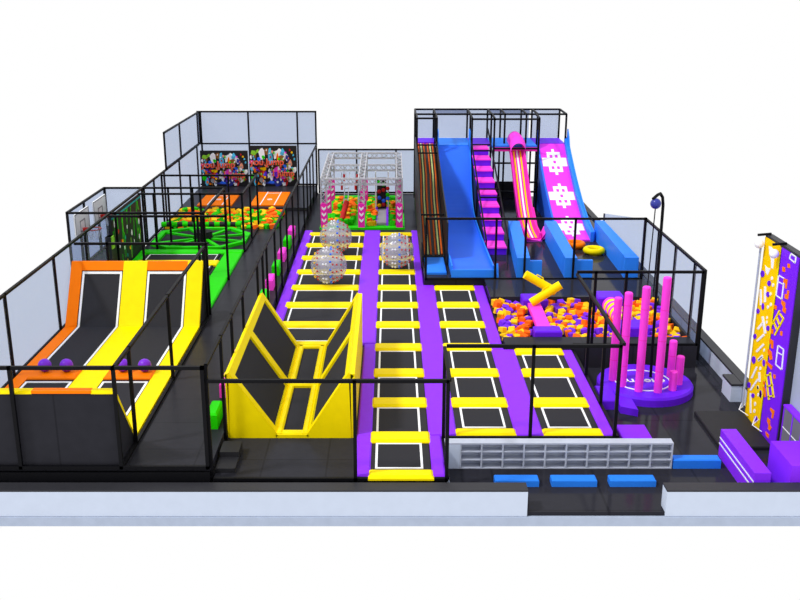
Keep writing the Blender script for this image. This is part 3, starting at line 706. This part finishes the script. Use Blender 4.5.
# blue slide
def smooth(pts, k=5):
    out = []
    n = len(pts)
    for i in range(n-1):
        p0 = pts[max(i-1,0)]; p1 = pts[i]; p2 = pts[i+1]; p3 = pts[min(i+2,n-1)]
        for j in range(k):
            t_ = j/k
            out.append(tuple(.5*((2*p1[a])+(-p0[a]+p2[a])*t_+(2*p0[a]-5*p1[a]+4*p2[a]-p3[a])*t_*t_+(-p0[a]+3*p1[a]-3*p2[a]+p3[a])*t_**3) for a in (0,1)))
    out.append(pts[-1]); return out
t = thing('blue_slide', (3.9,53,PD), 'wide plain blue drop slide beside the rope climb', 'slide')
pf = smooth([(61.3,5.1),(60.6,4.75),(59.6,3.75),(58.4,2.45),(56.8,1.65),(54,1.42),(49,1.4),(45.0,1.5)])
obj('slide_bed', MB().sweep(pf, [(2.95,0),(4.85,0),(4.85,-.12),(2.95,-.12)]), 'blue', t)
for x in (2.88,4.85): obj('side_wall', MB().sweep(pf, [(x,.22),(x+.07,.22),(x+.07,-.3),(x,-.3)]), 'lblue', t)
for x in (2.88,4.85): obj('top_guard', MB().prism([(61.3,5.1),(61.3,6.1),(60.8,6.0),(60.4,4.8)], 0, x, x+.07), 'lblue', t)
obj('end_panel', MB().box(2.88,4.92,44.92,45.02,PD,1.52), 'lblue', t)
m = MB(); 
obj('support_casing', MB().prism([(45.1,PD),(61.2,PD),(61.2,4.8),(60.6,4.5),(58.4,2.1),(56.8,1.4),(45.1,1.25)], 0, 3.0, 4.8), 'black', t)
tag(obj('corner_fin', MB().prism([(44.95,PD),(46.2,PD),(45.3,1.75)], 0, 5.05, 5.15), 'lblue'), 'small blue fin standing right of the blue slide end', 'fin')
# stairs
t = thing('soft_stairs', (5.5,55,PD), 'soft pink and purple stairs climbing between the slides', 'stairs')
N = 9
for k in range(N):
    y0 = 49.4+k*1.36; z1 = PD+(k+1)*.44
    st_ = obj('stair_step', MB().box(5.02,6.02,y0,y0+1.5,z1-.44,z1-.1,0), 'dpurple', t)
    obj('tread_pad', MB().pad(5.0,6.04,y0-.05,y0+1.36,z1-.1,z1,.03), 'pink', st_)
obj('side_casing', MB().prism([(49.8,PD),(61.8,PD),(61.8,4.9),(61,4.6)], 0, 5.0,5.02).prism([(49.8,PD),(61.8,PD),(61.8,4.9),(61,4.6)], 0, 6.02,6.04), 'black', t)
for x in (4.95,6.1):
    m = MB().bar((x,49.4,1.9),(x,61.9,6.0),.08).bar((x,49.4,PD),(x,49.4,1.9),.08).bar((x,55.5,PD),(x,55.5,3.9),.08)
    obj('handrail', m, 'frame', t)
for y, z in ((60.0,5.3),(59.2,5.05),(54.5,3.6),(53.6,3.3)): obj('cross_bar', MB().bar((4.95,y,z),(6.1,y,z),.08), 'frame', t)
# tube slide
t = thing('chute_slide', (7.8,57,PD), 'narrow pink channel slide with yellow and white stripes and domed top', 'slide')
pf = smooth([(61.6,5.0),(60.8,4.7),(59.2,3.75),(56.5,2.0),(54.6,1.35),(52.6,1.2)])
x0, x1 = 7.38, 8.3
obj('channel', MB().sweep(pf, [(x0,.3),(x0+.1,.3),(x0+.14,.03),(x1-.14,.03),(x1-.1,.3),(x1,.3),(x1,-.12),(x0,-.12)]), 'hot', t)
for a, c in ((.2,'gold'),(.4,'white'),(.6,'gold')):
    obj('stripe', MB().sweep(pf, [(x0+a,.05),(x0+a+.1,.05),(x0+a+.1,.02),(x0+a,.02)]), c, t)
m = MB(); vs = []; n = 12
for y, zz in ((60.1,4.75),(60.6,5.15),(61.6,5.2),(62.3,5.2)):
    for i in range(n+1):
        a = math.pi*i/n; vs.append(((x0+x1)/2+.48*math.cos(a), y, zz+.62*math.sin(a)))
m.add(vs, [(k*(n+1)+i, k*(n+1)+i+1, (k+1)*(n+1)+i+1, (k+1)*(n+1)+i) for k in range(3) for i in range(n)], 0, True)
obj('dome_hood', m, 'pink', t)
obj('exit_lip', MB().prism([(x0-.15,1.25),(x0+.1,1.15),(x1-.1,1.15),(x1+.15,1.25),(x1+.3,1.7),(x1+.22,1.7),(x1,1.1),(x0,1.1),(x0-.2,1.6),(x0-.28,1.6)], 1, 52.3, 53.4), 'pink', t)
obj('exit_wing', MB().prism([(53.4,PD),(56.2,PD),(56.2,2.2)], 0, x1, x1+.06), 'hot', t)
# magenta slide
t = thing('patterned_slide', (10.2,57,PD), 'magenta slide with white pixel snowflakes and blue side walls', 'slide')
P3 = [(61.95,5.08),(60.8,4.4),(59,3.45),(57.5,2.75),(55.5,1.95),(53.8,1.45),(52.3,1.2)]
pf = smooth(P3, 8)
sx0, sx1 = 9.34, 10.95
obj('slide_bed', MB().sweep(pf, [(sx0,0),(sx1,0),(sx1,-.1),(sx0,-.1)]), 'magenta', t)
def walk(s_):
    acc = 0
    for a, b in zip(pf, pf[1:]):
        l = math.dist(a, b)
        if acc+l >= s_: f = (s_-acc)/l; return (a[0]+(b[0]-a[0])*f, a[1]+(b[1]-a[1])*f)
        acc += l
    return pf[-1]
PAT = ["....XX....","..XXXXXX..","..X.XX.X..","XXXX..XXXX","X.XX..XX.X"]
FL = ["....XXX....","...XXXXX...","..XX.X.XX..",".XXXXXXXXX.","XXX.X.X.XXX","XXXX.X.XXXX"]
FL = ["...X...",".XXXXX.",".X.X.X.","XXX.XXX",".X.X.X.",".XXXXX.","...X..."]
FL = ["....X....","..XXXXX..","..X.X.X..","XXXXXXXXX","XXXX.XXXX","XXXXXXXXX","..X.X.X..","..XXXXX..","....X...."]
cw = 1.5/9; cl_ = .285
for s0 in (.55,4.0,7.45):
    m = MB()
    for r_, row in enumerate(FL):
        ya, za = walk(s0+r_*cl_); yb, zb = walk(s0+(r_+1)*cl_)
        if s0+(r_+1)*cl_ > 10.6: break
        for c_, ch in enumerate(row):
            if ch == 'X':
                xa = sx0+.055+c_*cw
                m.add([(xa,ya,za+.012),(xa+cw,ya,za+.012),(xa+cw,yb,zb+.012),(xa,yb,zb+.012)], [(0,1,2,3)])
    obj('snowflake_pattern', m, 'white', t)
obj('side_wall', MB().sweep(pf+[(52.2,1.25)], [(sx1,.4),(sx1+.16,.4),(sx1+.16,-.5),(sx1,-.5)]), 'lblue', t)
obj('side_wall', MB().prism([(62,PD),(62,6.0),(61.6,5.9)]+[(y,z+.06) for y, z in pf[4:]]+[(52.3,PD)], 0, sx0-.1, sx0), 'blue', t)
obj('outer_wing', MB().prism([(62,PD),(62,6.0),(61.5,5.6)]+[(y,z+.45) for y, z in pf[6:]]+[(52.3,PD)], 0, sx1+.16, sx1+.24), 'lblue', t)
# run-out walls
def wallslab(label, xf0, xf1, xb0, xb1, yf, yb, zt, gate=None):
    t = thing('runout_wall', ((xf0+xf1)/2,yf,PD), label, 'padded wall')
    m = MB().add([(xf0,yf,PD),(xf1,yf,PD),(xb1,yb,PD),(xb0,yb,PD),(xf0,yf,zt),(xf1,yf,zt),(xb1,yb,zt),(xb0,yb,zt)],
        [(0,3,2,1),(4,5,6,7),(0,1,5,4),(1,2,6,5),(2,3,7,6),(3,0,4,7)])
    obj('wall_pad', m, 'lblue', t)
    if gate: obj('end_pad', MB().box(gate[0],gate[1],yf,yf+.2,PD,gate[2]), 'lblue', t)
wallslab('leftmost blue padded run-out wall, between the stairs and the pink slide', 6.0,6.62,6.5,7.12,44.97,53,2.1,(6.62,7.2,1.95))
wallslab('middle blue padded run-out wall, left of the tyres', 8.3,8.87,8.5,9.15,44.97,53.0,2.1,(8.87,9.62,1.98))
wallslab('rightmost blue padded run-out wall at the outer edge', 11.15,11.8,11.3,11.8,44.97,53.0,2.12)
tag(obj('inflatable_ring', MB().ring((9.85,50.9,PD+.2),.42,.16), 'orange'), 'orange inflatable ring at the foot of the magenta slide', 'swim ring')
tag(obj('inflatable_ring', MB().ring((10.62,49.6,PD+.2),.42,.16), 'yellow'), 'yellow inflatable ring at the foot of the magenta slide', 'swim ring')

# ---------------------------------------------------------------- disc with columns
t = thing('round_podium', (9.45,33.85,0), 'round purple foam podium with a white ring logo', 'podium')
m = MB(); n = 48; R = 1.75
vs = []
for r_, z in ((R,0),(R,.25),(R-.06,.33)):
    vs += [(9.45+r_*math.cos(6.28319*i/n), 33.85+r_*math.sin(6.28319*i/n), z) for i in range(n)]
m.add(vs, [list(range(2*n,3*n))]+[(k*n+i,k*n+(i+1)%n,(k+1)*n+(i+1)%n,(k+1)*n+i) for k in range(2) for i in range(n)])
obj('podium_body', m, 'dpurple', t)
o = obj('logo_ring', MB().ring((9.35,33.85,.333),1.02,.03,48,6), 'white', t)
m = MB()
x = 8.55
for w, kind in [(.12,'b'),(.1,'b'),(.2,'l'),(.16,'b'),(.28,'o'),(.3,'o'),(.22,'b'),(.3,'o')]:
    if kind == 'o': m.ring((x+.13,33.8,.335),.1,.035,16,6)
    else: m.box(x,x+.07,33.68,33.98,.33,.345)
    if kind == 'l': m.box(x,x+.2,33.68,33.74,.33,.345)
    x += w
obj('logo_marks', m, 'white', t)
C8 = [(8.26,33.89,3.55,'tall pink column standing furthest left on the purple podium'),(8.48,33.31,3.92,'tall pink column, second from the left on the purple podium'),
      (8.97,32.83,4.28,'tall pink column in front of the podium logo, third from the left'),(9.64,32.74,4.65,'tallest pink column on the purple podium'),
      (10.53,34.3,1.75,'tallest of the three short pink columns on the podium'),(10.6,33.5,1.43,'medium short pink column at the podium right edge'),(10.22,32.93,1.07,'shortest pink column on the purple podium')]
for x, y, z, l in C8:
    m = MB().tube((x,y,.333),(x,y,z-.04),.145,24).tube((x,y,z-.04),(x,y,z),.145,24,0,.12)
    k = 1.15
    while k < z-.3: m.tube((x,y,k),(x,y,k+.02),.15,24,1); k += 1.15
    tag(obj('foam_column', m, ['pink','hot']), l, 'column', 'pink foam columns on the podium')
t = thing('hanging_ball_stand', (9.74,34.19,.333), 'black curved pole with a navy ball on a thin rope above the podium', 'ball stand')
pts = [(9.75,34.19,.34),(9.7,34.19,4),(9.68,34.19,6.9),(9.64,34.19,7.18),(9.54,34.15,7.32),(9.4,34.0,7.3),(9.2,33.8,7.2)]
obj('pole', MB().path(pts, .055, 10), 'frame', t)
obj('ball', MB().sph((9.32,33.85,7.02),.19,14,20), 'navy', t)
obj('rope', MB().tube((9.32,33.85,6.85),(9.2,33.85,.36),.02,6), 'frame', t)
t = thing('podium_steps', (7.95,32,0), 'purple foam steps on the left side of the podium', 'steps')
obj('upper_step', MB().pad(7.45,8.05,31.9,33.3,0,.36,.04), 'dpurple', t)
obj('lower_step', MB().prism([(8.05,31.6),(8.6,31.3),(8.6,32.4),(8.05,32.6)], 2, 0, .26), 'dpurple', t)
tag(obj('floor_mat', MB().pad(7.6,8.62,28.9,30.45,0,.1,.03), 'purple'), 'flat purple mat on the dark floor behind the white cubby unit', 'mat')

# ---------------------------------------------------------------- cubby unit, benches
t = thing('cubby_unit', (5.2,27.5,0), 'long white cubby unit with three rows of open shoe compartments', 'shelf')
x0, x1, yF, yK, zT = 2.12, 8.7, 27.38, 27.72, .87
obj('top_board', MB().box(1.66,x1,yF,yK,zT-.05,zT), 'shelf', t)
obj('back_board', MB().box(x0,x1,yK-.03,yK,0,zT-.05), 'shelf', t)
for i in range(3): obj('shelf_board', MB().box(x0,x1,yF,yK-.03,.0+.277*i,.03+.277*i), 'shelf', t)
for i in range(11):
    x = x0+(x1-x0-.05)*i/10; obj('divider', MB().box(x,x+.05,yF+.002,yK-.03,0,zT-.05), 'shelf', t)
obj('side_return', MB().box(1.64,1.7,25.46,27.38,0,.68).box(1.66,x0,27.38,27.45,0,zT-.05), 'wall', t)
for i, (a, b) in enumerate([(3.02,4.8),(4.8,6.15),(6.54,7.91)]):
    if i == 0: a, b = 3.1, 4.42
    tag(obj('padded_bench', MB().pad(a,b,26.2,26.58,0,.22,.03), 'bluepad'), 'small blue padded bench before the cubby unit, '+('partly behind the low front wall','middle of three','rightmost of three')[i], 'bench', 'small blue benches')
tag(obj('long_bench', MB().pad(8.74,10.22,27.38,27.75,0,.3,.03), 'bluepad'), 'longer blue bench between the cubby unit and the purple counter', 'bench')

# ---------------------------------------------------------------- counter, mat, shelf
t = thing('reception_counter', (10.7,26.8,0), 'low purple counter running away from the front wall with two white lines', 'counter')
obj('counter_body', MB().box(10.44,10.92,25.3,28.3,0,.92), 'purple', t)
obj('white_stripe', MB().box(10.425,10.44,25.3,28.3,.42,.46).box(10.425,10.44,25.3,28.3,.62,.66), 'white', t)
tag(obj('corner_counter', MB().box(11.44,12.58,25.2,26.85,0,1.2), 'purple'), 'large purple block counter in the near right corner', 'counter')
tag(obj('safety_mat', MB().pad(10.62,12.3,28.65,31.5,0,.14,.03), 'under'), 'thick black safety mat in front of the painted climbing wall', 'mat')
t = thing('display_cabinet', (12.6,28.4,0), 'purple topped cabinet with grey glass sides behind the corner counter', 'cabinet')
obj('cabinet_top', MB().box(12.34,12.58,26.9,28.35,1.69,1.75), 'purple', t)
obj('glass_panel', MB().box(12.37,12.4,26.95,28.3,.05,1.69).box(12.37,12.57,28.3,28.32,.05,1.69), 'glass', t)
for y in (26.92,27.6,28.28): obj('frame_post', MB().box(12.35,12.4,y,y+.05,0,1.69), 'purple', t)
obj('shelf_line', MB().box(12.36,12.38,26.95,28.3,1.0,1.03), 'white', t)

# ---------------------------------------------------------------- climbing wall
t = thing('climbing_wall', (12.5,30,0), 'tall climbing wall with yellow and purple painted panels', 'climbing wall')
obj('wall_block', MB().box(12.37,12.6,28.5,31.42,0,6.5), 'cap', t)
fy = obj('yellow_panel', MB().box(12.34,12.37,29.98,31.38,.05,6.42), 'gold', t)
fp = obj('purple_panel', MB().box(12.34,12.37,28.58,29.93,.05,6.42), 'panelp', t)
obj('trim_strip', MB().box(12.33,12.36,29.98,30.08,.05,6.42), 'yellow', fy)
ART = {'W':[[(30.96,6.21),(30.74,6.23),(30.39,6.14),(30.43,5.98),(30.41,5.81),(30.41,5.59),(30.57,5.59),(30.65,5.82),(30.87,6.02)],[(31.09,5.53),(30.91,5.5),(30.78,5.51),(30.6,5.56),(30.77,5.28),(30.95,5.31)],[(29.2,6.4),(28.82,6.39),(28.78,6.43),(29.16,6.44)],[(28.84,6.4),(28.84,6.21),(28.76,6.23),(28.76,6.42)],[(28.78,6.24),(29.23,6.26),(29.27,6.23),(28.82,6.2)],[(29.21,6.25),(29.14,6.42),(29.22,6.41),(29.28,6.24)],[(31.31,4.63),(31.13,4.13),(30.97,4.18),(31.14,4.68)],[(30.96,4.84),(30.83,4.33),(30.67,4.38),(30.8,4.88)],[(30.33,5.3),(30.33,5.26),(30.37,5.23),(30.42,5.21),(30.47,5.22),(30.49,5.25),(30.49,5.29),(30.45,5.32),(30.4,5.34),(30.35,5.33)],[(30.17,5.12),(30.18,5.08),(30.21,5.05),(30.26,5.03),(30.31,5.04),(30.34,5.07),(30.33,5.11),(30.3,5.14),(30.25,5.15),(30.2,5.15)],[(30.29,4.78),(30.3,4.74),(30.33,4.71),(30.39,4.69),(30.44,4.7),(30.46,4.73),(30.46,4.76),(30.42,4.8),(30.37,4.81),(30.32,4.81)],[(30.16,4.46),(30.17,4.42),(30.2,4.39),(30.26,4.37),(30.3,4.38),(30.33,4.41),(30.32,4.45),(30.29,4.48),(30.24,4.5),(30.19,4.49)],[(30.36,4.31),(30.37,4.27),(30.41,4.24),(30.46,4.22),(30.51,4.23),(30.53,4.25),(30.53,4.29),(30.49,4.33),(30.44,4.34),(30.39,4.34)],[(29.92,5.5),(29.46,5.52),(29.43,5.56),(29.89,5.54)],[(29.49,5.53),(29.49,4.85),(29.41,4.87),(29.41,5.55)],[(29.43,4.88),(29.9,4.87),(29.94,4.83),(29.47,4.84)],[(29.88,4.86),(29.87,5.53),(29.95,5.51),(29.96,4.84)],[(29.86,5.3),(29.46,5.33),(29.44,5.36),(29.83,5.33)],[(31.01,3.3),(30.66,3.63),(30.81,3.63),(31.16,3.3)],[(30.96,2.89),(30.43,3.31),(30.57,3.32),(31.09,2.89)],[(30.88,2.54),(30.36,3.0),(30.5,3.0),(31.02,2.54)],[(30.67,2.32),(30.35,2.61),(30.48,2.61),(30.81,2.32)],[(30.88,3.81),(30.5,3.34),(30.33,3.41),(30.72,3.88)],[(30.36,3.95),(30.36,3.92),(30.39,3.89),(30.42,3.87),(30.46,3.88),(30.48,3.91),(30.48,3.94),(30.45,3.97),(30.42,3.98),(30.38,3.98)],[(30.35,3.8),(30.35,3.76),(30.37,3.74),(30.41,3.72),(30.45,3.73),(30.47,3.76),(30.46,3.79),(30.44,3.82),(30.4,3.83),(30.37,3.83)],[(30.28,2.84),(30.29,2.81),(30.31,2.78),(30.35,2.76),(30.38,2.77),(30.41,2.8),(30.4,2.83),(30.38,2.86),(30.34,2.88),(30.3,2.87)],[(29.32,3.35),(28.86,3.38),(28.82,3.42),(29.28,3.39)],[(28.88,3.38),(28.83,2.72),(28.75,2.75),(28.8,3.41)],[(28.77,2.76),(29.27,2.74),(29.31,2.7),(28.81,2.71)],[(29.25,2.73),(29.26,3.38),(29.34,3.36),(29.33,2.71)],[(29.25,3.13),(28.86,3.18),(28.83,3.21),(29.22,3.17)],[(31.03,1.54),(30.7,2.08),(30.84,2.05),(31.18,1.5)],[(31.01,1.1),(30.49,1.72),(30.62,1.7),(31.15,1.08)],[(30.6,1.94),(30.47,1.64),(30.33,1.7),(30.45,2.0)],[(30.68,2.29),(30.34,2.55),(30.45,2.56),(30.79,2.29)],[(30.4,2.15),(30.4,2.11),(30.43,2.08),(30.48,2.06),(30.52,2.07),(30.55,2.09),(30.54,2.13),(30.51,2.17),(30.47,2.19),(30.42,2.18)],[(30.4,1.46),(30.41,1.42),(30.44,1.39),(30.49,1.37),(30.53,1.37),(30.55,1.4),(30.55,1.44),(30.52,1.48),(30.47,1.5),(30.43,1.49)],[(30.3,1.25),(30.31,1.21),(30.34,1.17),(30.38,1.15),(30.43,1.16),(30.45,1.18),(30.45,1.22),(30.42,1.26),(30.37,1.28),(30.33,1.28)],[(31.11,0.97),(30.9,0.32),(30.78,0.37),(30.99,1.02)],[(30.48,0.84),(30.48,0.79),(30.51,0.75),(30.56,0.73),(30.6,0.74),(30.63,0.77),(30.63,0.82),(30.6,0.86),(30.55,0.88),(30.5,0.87)],[(30.47,0.58),(30.47,0.54),(30.5,0.5),(30.55,0.48),(30.59,0.49),(30.62,0.52),(30.61,0.56),(30.58,0.6),(30.54,0.62),(30.49,0.62)],[(30.41,1.46),(30.41,1.42),(30.44,1.38),(30.49,1.36),(30.53,1.37),(30.56,1.4),(30.56,1.45),(30.53,1.49),(30.48,1.5),(30.44,1.5)]],'P':[[(31.06,5.24),(31.07,5.17),(31.14,5.11),(31.24,5.08),(31.33,5.1),(31.38,5.15),(31.37,5.22),(31.3,5.29),(31.2,5.31),(31.11,5.3)],[(30.45,5.09),(30.46,5.03),(30.52,4.98),(30.6,4.96),(30.68,4.97),(30.72,5.01),(30.71,5.07),(30.65,5.12),(30.57,5.15),(30.49,5.14)],[(30.45,4.72),(30.46,4.66),(30.51,4.61),(30.59,4.59),(30.66,4.6),(30.7,4.64),(30.69,4.7),(30.64,4.75),(30.56,4.77),(30.49,4.76)],[(30.77,4.2),(30.77,4.13),(30.81,4.07),(30.86,4.06),(30.92,4.08),(30.96,4.14),(30.96,4.22),(30.93,4.27),(30.87,4.29),(30.81,4.26)],[(31.1,3.93),(31.11,3.88),(31.17,3.82),(31.25,3.8),(31.32,3.81),(31.36,3.85),(31.35,3.91),(31.3,3.96),(31.22,3.98),(31.14,3.97)],[(30.13,3.67),(30.13,3.61),(30.18,3.56),(30.26,3.54),(30.33,3.54),(30.37,3.58),(30.36,3.64),(30.31,3.69),(30.23,3.71),(30.16,3.71)],[(31.12,3.03),(31.13,2.97),(31.18,2.92),(31.26,2.89),(31.34,2.9),(31.38,2.94),(31.37,3.0),(31.31,3.05),(31.23,3.08),(31.16,3.07)],[(30.95,2.25),(30.95,2.17),(31.02,2.09),(31.12,2.05),(31.21,2.07),(31.27,2.13),(31.26,2.21),(31.19,2.29),(31.09,2.32),(31.0,2.31)],[(30.14,2.45),(30.14,2.38),(30.17,2.32),(30.23,2.3),(30.29,2.32),(30.32,2.38),(30.33,2.45),(30.29,2.51),(30.24,2.53),(30.18,2.51)],[(31.13,1.26),(31.14,1.19),(31.2,1.13),(31.29,1.09),(31.37,1.1),(31.42,1.14),(31.41,1.21),(31.35,1.28),(31.26,1.31),(31.17,1.31)],[(30.69,1.06),(30.7,1.0),(30.76,0.95),(30.83,0.92),(30.91,0.92),(30.95,0.95),(30.93,1.0),(30.88,1.06),(30.8,1.09),(30.73,1.09)],[(30.13,1.35),(30.12,1.27),(30.15,1.21),(30.19,1.19),(30.24,1.22),(30.28,1.28),(30.29,1.36),(30.26,1.42),(30.22,1.44),(30.17,1.41)],[(30.21,0.4),(30.22,0.34),(30.27,0.27),(30.36,0.23),(30.43,0.24),(30.48,0.28),(30.47,0.35),(30.41,0.42),(30.33,0.46),(30.25,0.45)],[(30.12,1.35),(30.12,1.27),(30.14,1.21),(30.18,1.19),(30.24,1.22),(30.27,1.29),(30.28,1.36),(30.26,1.42),(30.21,1.44),(30.16,1.41)]],'O':[[(29.7,5.86),(29.5,5.89),(29.45,5.75),(29.66,5.72)],[(29.34,6.06),(29.17,6.09),(29.13,5.96),(29.3,5.94)],[(29.48,5.54),(29.19,5.58),(29.19,5.29),(29.31,5.27),(29.32,5.42),(29.5,5.41)],[(29.12,5.26),(28.97,5.28),(28.98,5.0),(29.24,4.96),(29.25,5.1),(29.1,5.12)],[(29.45,4.84),(29.14,4.84),(29.12,4.69),(29.03,4.67),(29.04,4.52),(29.29,4.53),(29.27,4.67),(29.44,4.72)],[(29.98,4.51),(29.76,4.54),(29.75,4.41),(29.94,4.39)],[(29.98,3.69),(29.8,3.73),(29.78,3.58),(29.94,3.55)],[(29.24,3.88),(29.08,3.91),(29.08,3.76),(29.23,3.74)],[(30.01,3.35),(29.69,3.38),(29.64,3.13),(29.8,3.1),(29.83,3.21),(30.0,3.21)],[(30.06,2.99),(29.73,2.99),(29.6,2.78),(29.77,2.69),(29.9,2.8),(30.01,2.84)],[(30.09,2.55),(29.5,2.58),(29.56,2.43),(30.07,2.47)],[(29.37,2.36),(29.19,2.4),(29.18,2.27),(29.33,2.23)],[(30.1,1.83),(29.95,1.86),(29.94,1.75),(30.08,1.72)],[(30.11,1.64),(29.85,1.65),(29.74,1.41),(29.88,1.34),(30.0,1.51)],[(29.27,1.23),(28.93,1.26),(28.97,0.98),(29.09,0.94),(29.1,1.11),(29.29,1.14)],[(29.41,0.82),(29.19,0.83),(29.14,0.67),(29.0,0.63),(29.08,0.49),(29.26,0.48),(29.26,0.62),(29.41,0.69)],[(29.43,0.31),(29.12,0.33),(29.13,0.2),(29.35,0.22)]],'Yl':[[(29.67,4.28),(30.01,3.83),(29.91,3.84),(29.57,4.29)],[(29.18,4.31),(29.68,3.59),(29.58,3.6),(29.08,4.32)],[(29.5,4.36),(29.17,4.29),(29.09,4.34),(29.42,4.41)],[(29.89,3.96),(29.59,3.8),(29.5,3.85),(29.8,4.0)],[(29.7,4.17),(29.39,4.0),(29.3,4.04),(29.61,4.22)],[(29.54,4.47),(29.67,4.28),(29.57,4.29),(29.44,4.48)],[(30.01,2.09),(29.52,1.39),(29.42,1.44),(29.9,2.14)],[(29.7,2.29),(29.17,1.62),(29.07,1.67),(29.6,2.34)],[(29.88,2.07),(29.52,2.29),(29.58,2.31),(29.94,2.09)],[(29.73,1.76),(29.28,2.0),(29.31,2.03),(29.77,1.79)],[(29.54,1.47),(29.12,1.7),(29.16,1.73),(29.58,1.5)]]}
rel = {'W':('white','white_shapes'),'P':('dpurple','purple_holds'),'O':('orange','orange_blocks'),'Yl':('yellow','yellow_grids')}
for k, ps in ART.items():
    m = MB(); xx = {'W':12.325,'P':12.318,'O':12.322,'Yl':12.316}[k]
    for p in ps:
        n = len(p); vs = [(xx, a, b) for a, b in p]+[(12.34, a, b) for a, b in p]
        m.add(vs, [list(range(n)), list(range(n,2*n))[::-1]]+[(i,(i+1)%n,n+(i+1)%n,n+i) for i in range(n)])
    obj(rel[k][1], m, rel[k][0], t)
for y, lab in ((31.3,'auto belay device on the yellow side of the climbing wall, farther of two'),(30.0,'auto belay device in the middle of the climbing wall, nearer of two')):
    t = thing('auto_belay', (12.15,y,6.2), lab, 'belay device', 'belay devices on the climbing wall')
    obj('arm', MB().bar((12.06,y,6.5),(12.5,y,6.54),.07), 'frame', t)
    obj('drum', MB().sph((12.14,y,6.2),.15,10,14), 'white', t)
    if y > 31: obj('strap', MB().box(12.2,12.23,y-.02,y+.1,.35,6.1), 'slab', t)
    m = MB().path([(12.3,y+.3,.45),(12.1,y,.28),(12.3,y-.35,.2)], .015, 6).bar((12.1,y,.28),(12.3,y,.5),.02)
    obj('gate_hook', m, 'white', t)

# ---------------------------------------------------------------- light, world, camera
w = bpy.data.worlds.new('world'); S.world = w; w.use_nodes = True
w.node_tree.nodes['Background'].inputs['Color'].default_value = (1,1,1,1)
w.node_tree.nodes['Background'].inputs['Strength'].default_value = 1.0
sl = bpy.data.lights.new('sun', 'SUN'); sl.energy = 2.0; sl.angle = .12
so = bpy.data.objects.new('sun', sl); COL.objects.link(so)
so.rotation_euler = Vector((.7,.3,-1)).to_track_quat('-Z','Y').to_euler()
cam = bpy.data.cameras.new('camera'); co = bpy.data.objects.new('camera', cam); COL.objects.link(co)
co.location = (0,0,14); co.rotation_euler = (math.pi/2-math.atan(304/977), 0, 0)
cam.sensor_width = 36; cam.lens = 977/800*36; cam.shift_x = 9/800; cam.clip_end = 400
S.camera = co
vs = S.view_settings; vs.view_transform = 'Standard'; vs.look = 'None'; vs.gamma = 1; vs.exposure = 0; vs.use_curve_mapping = False
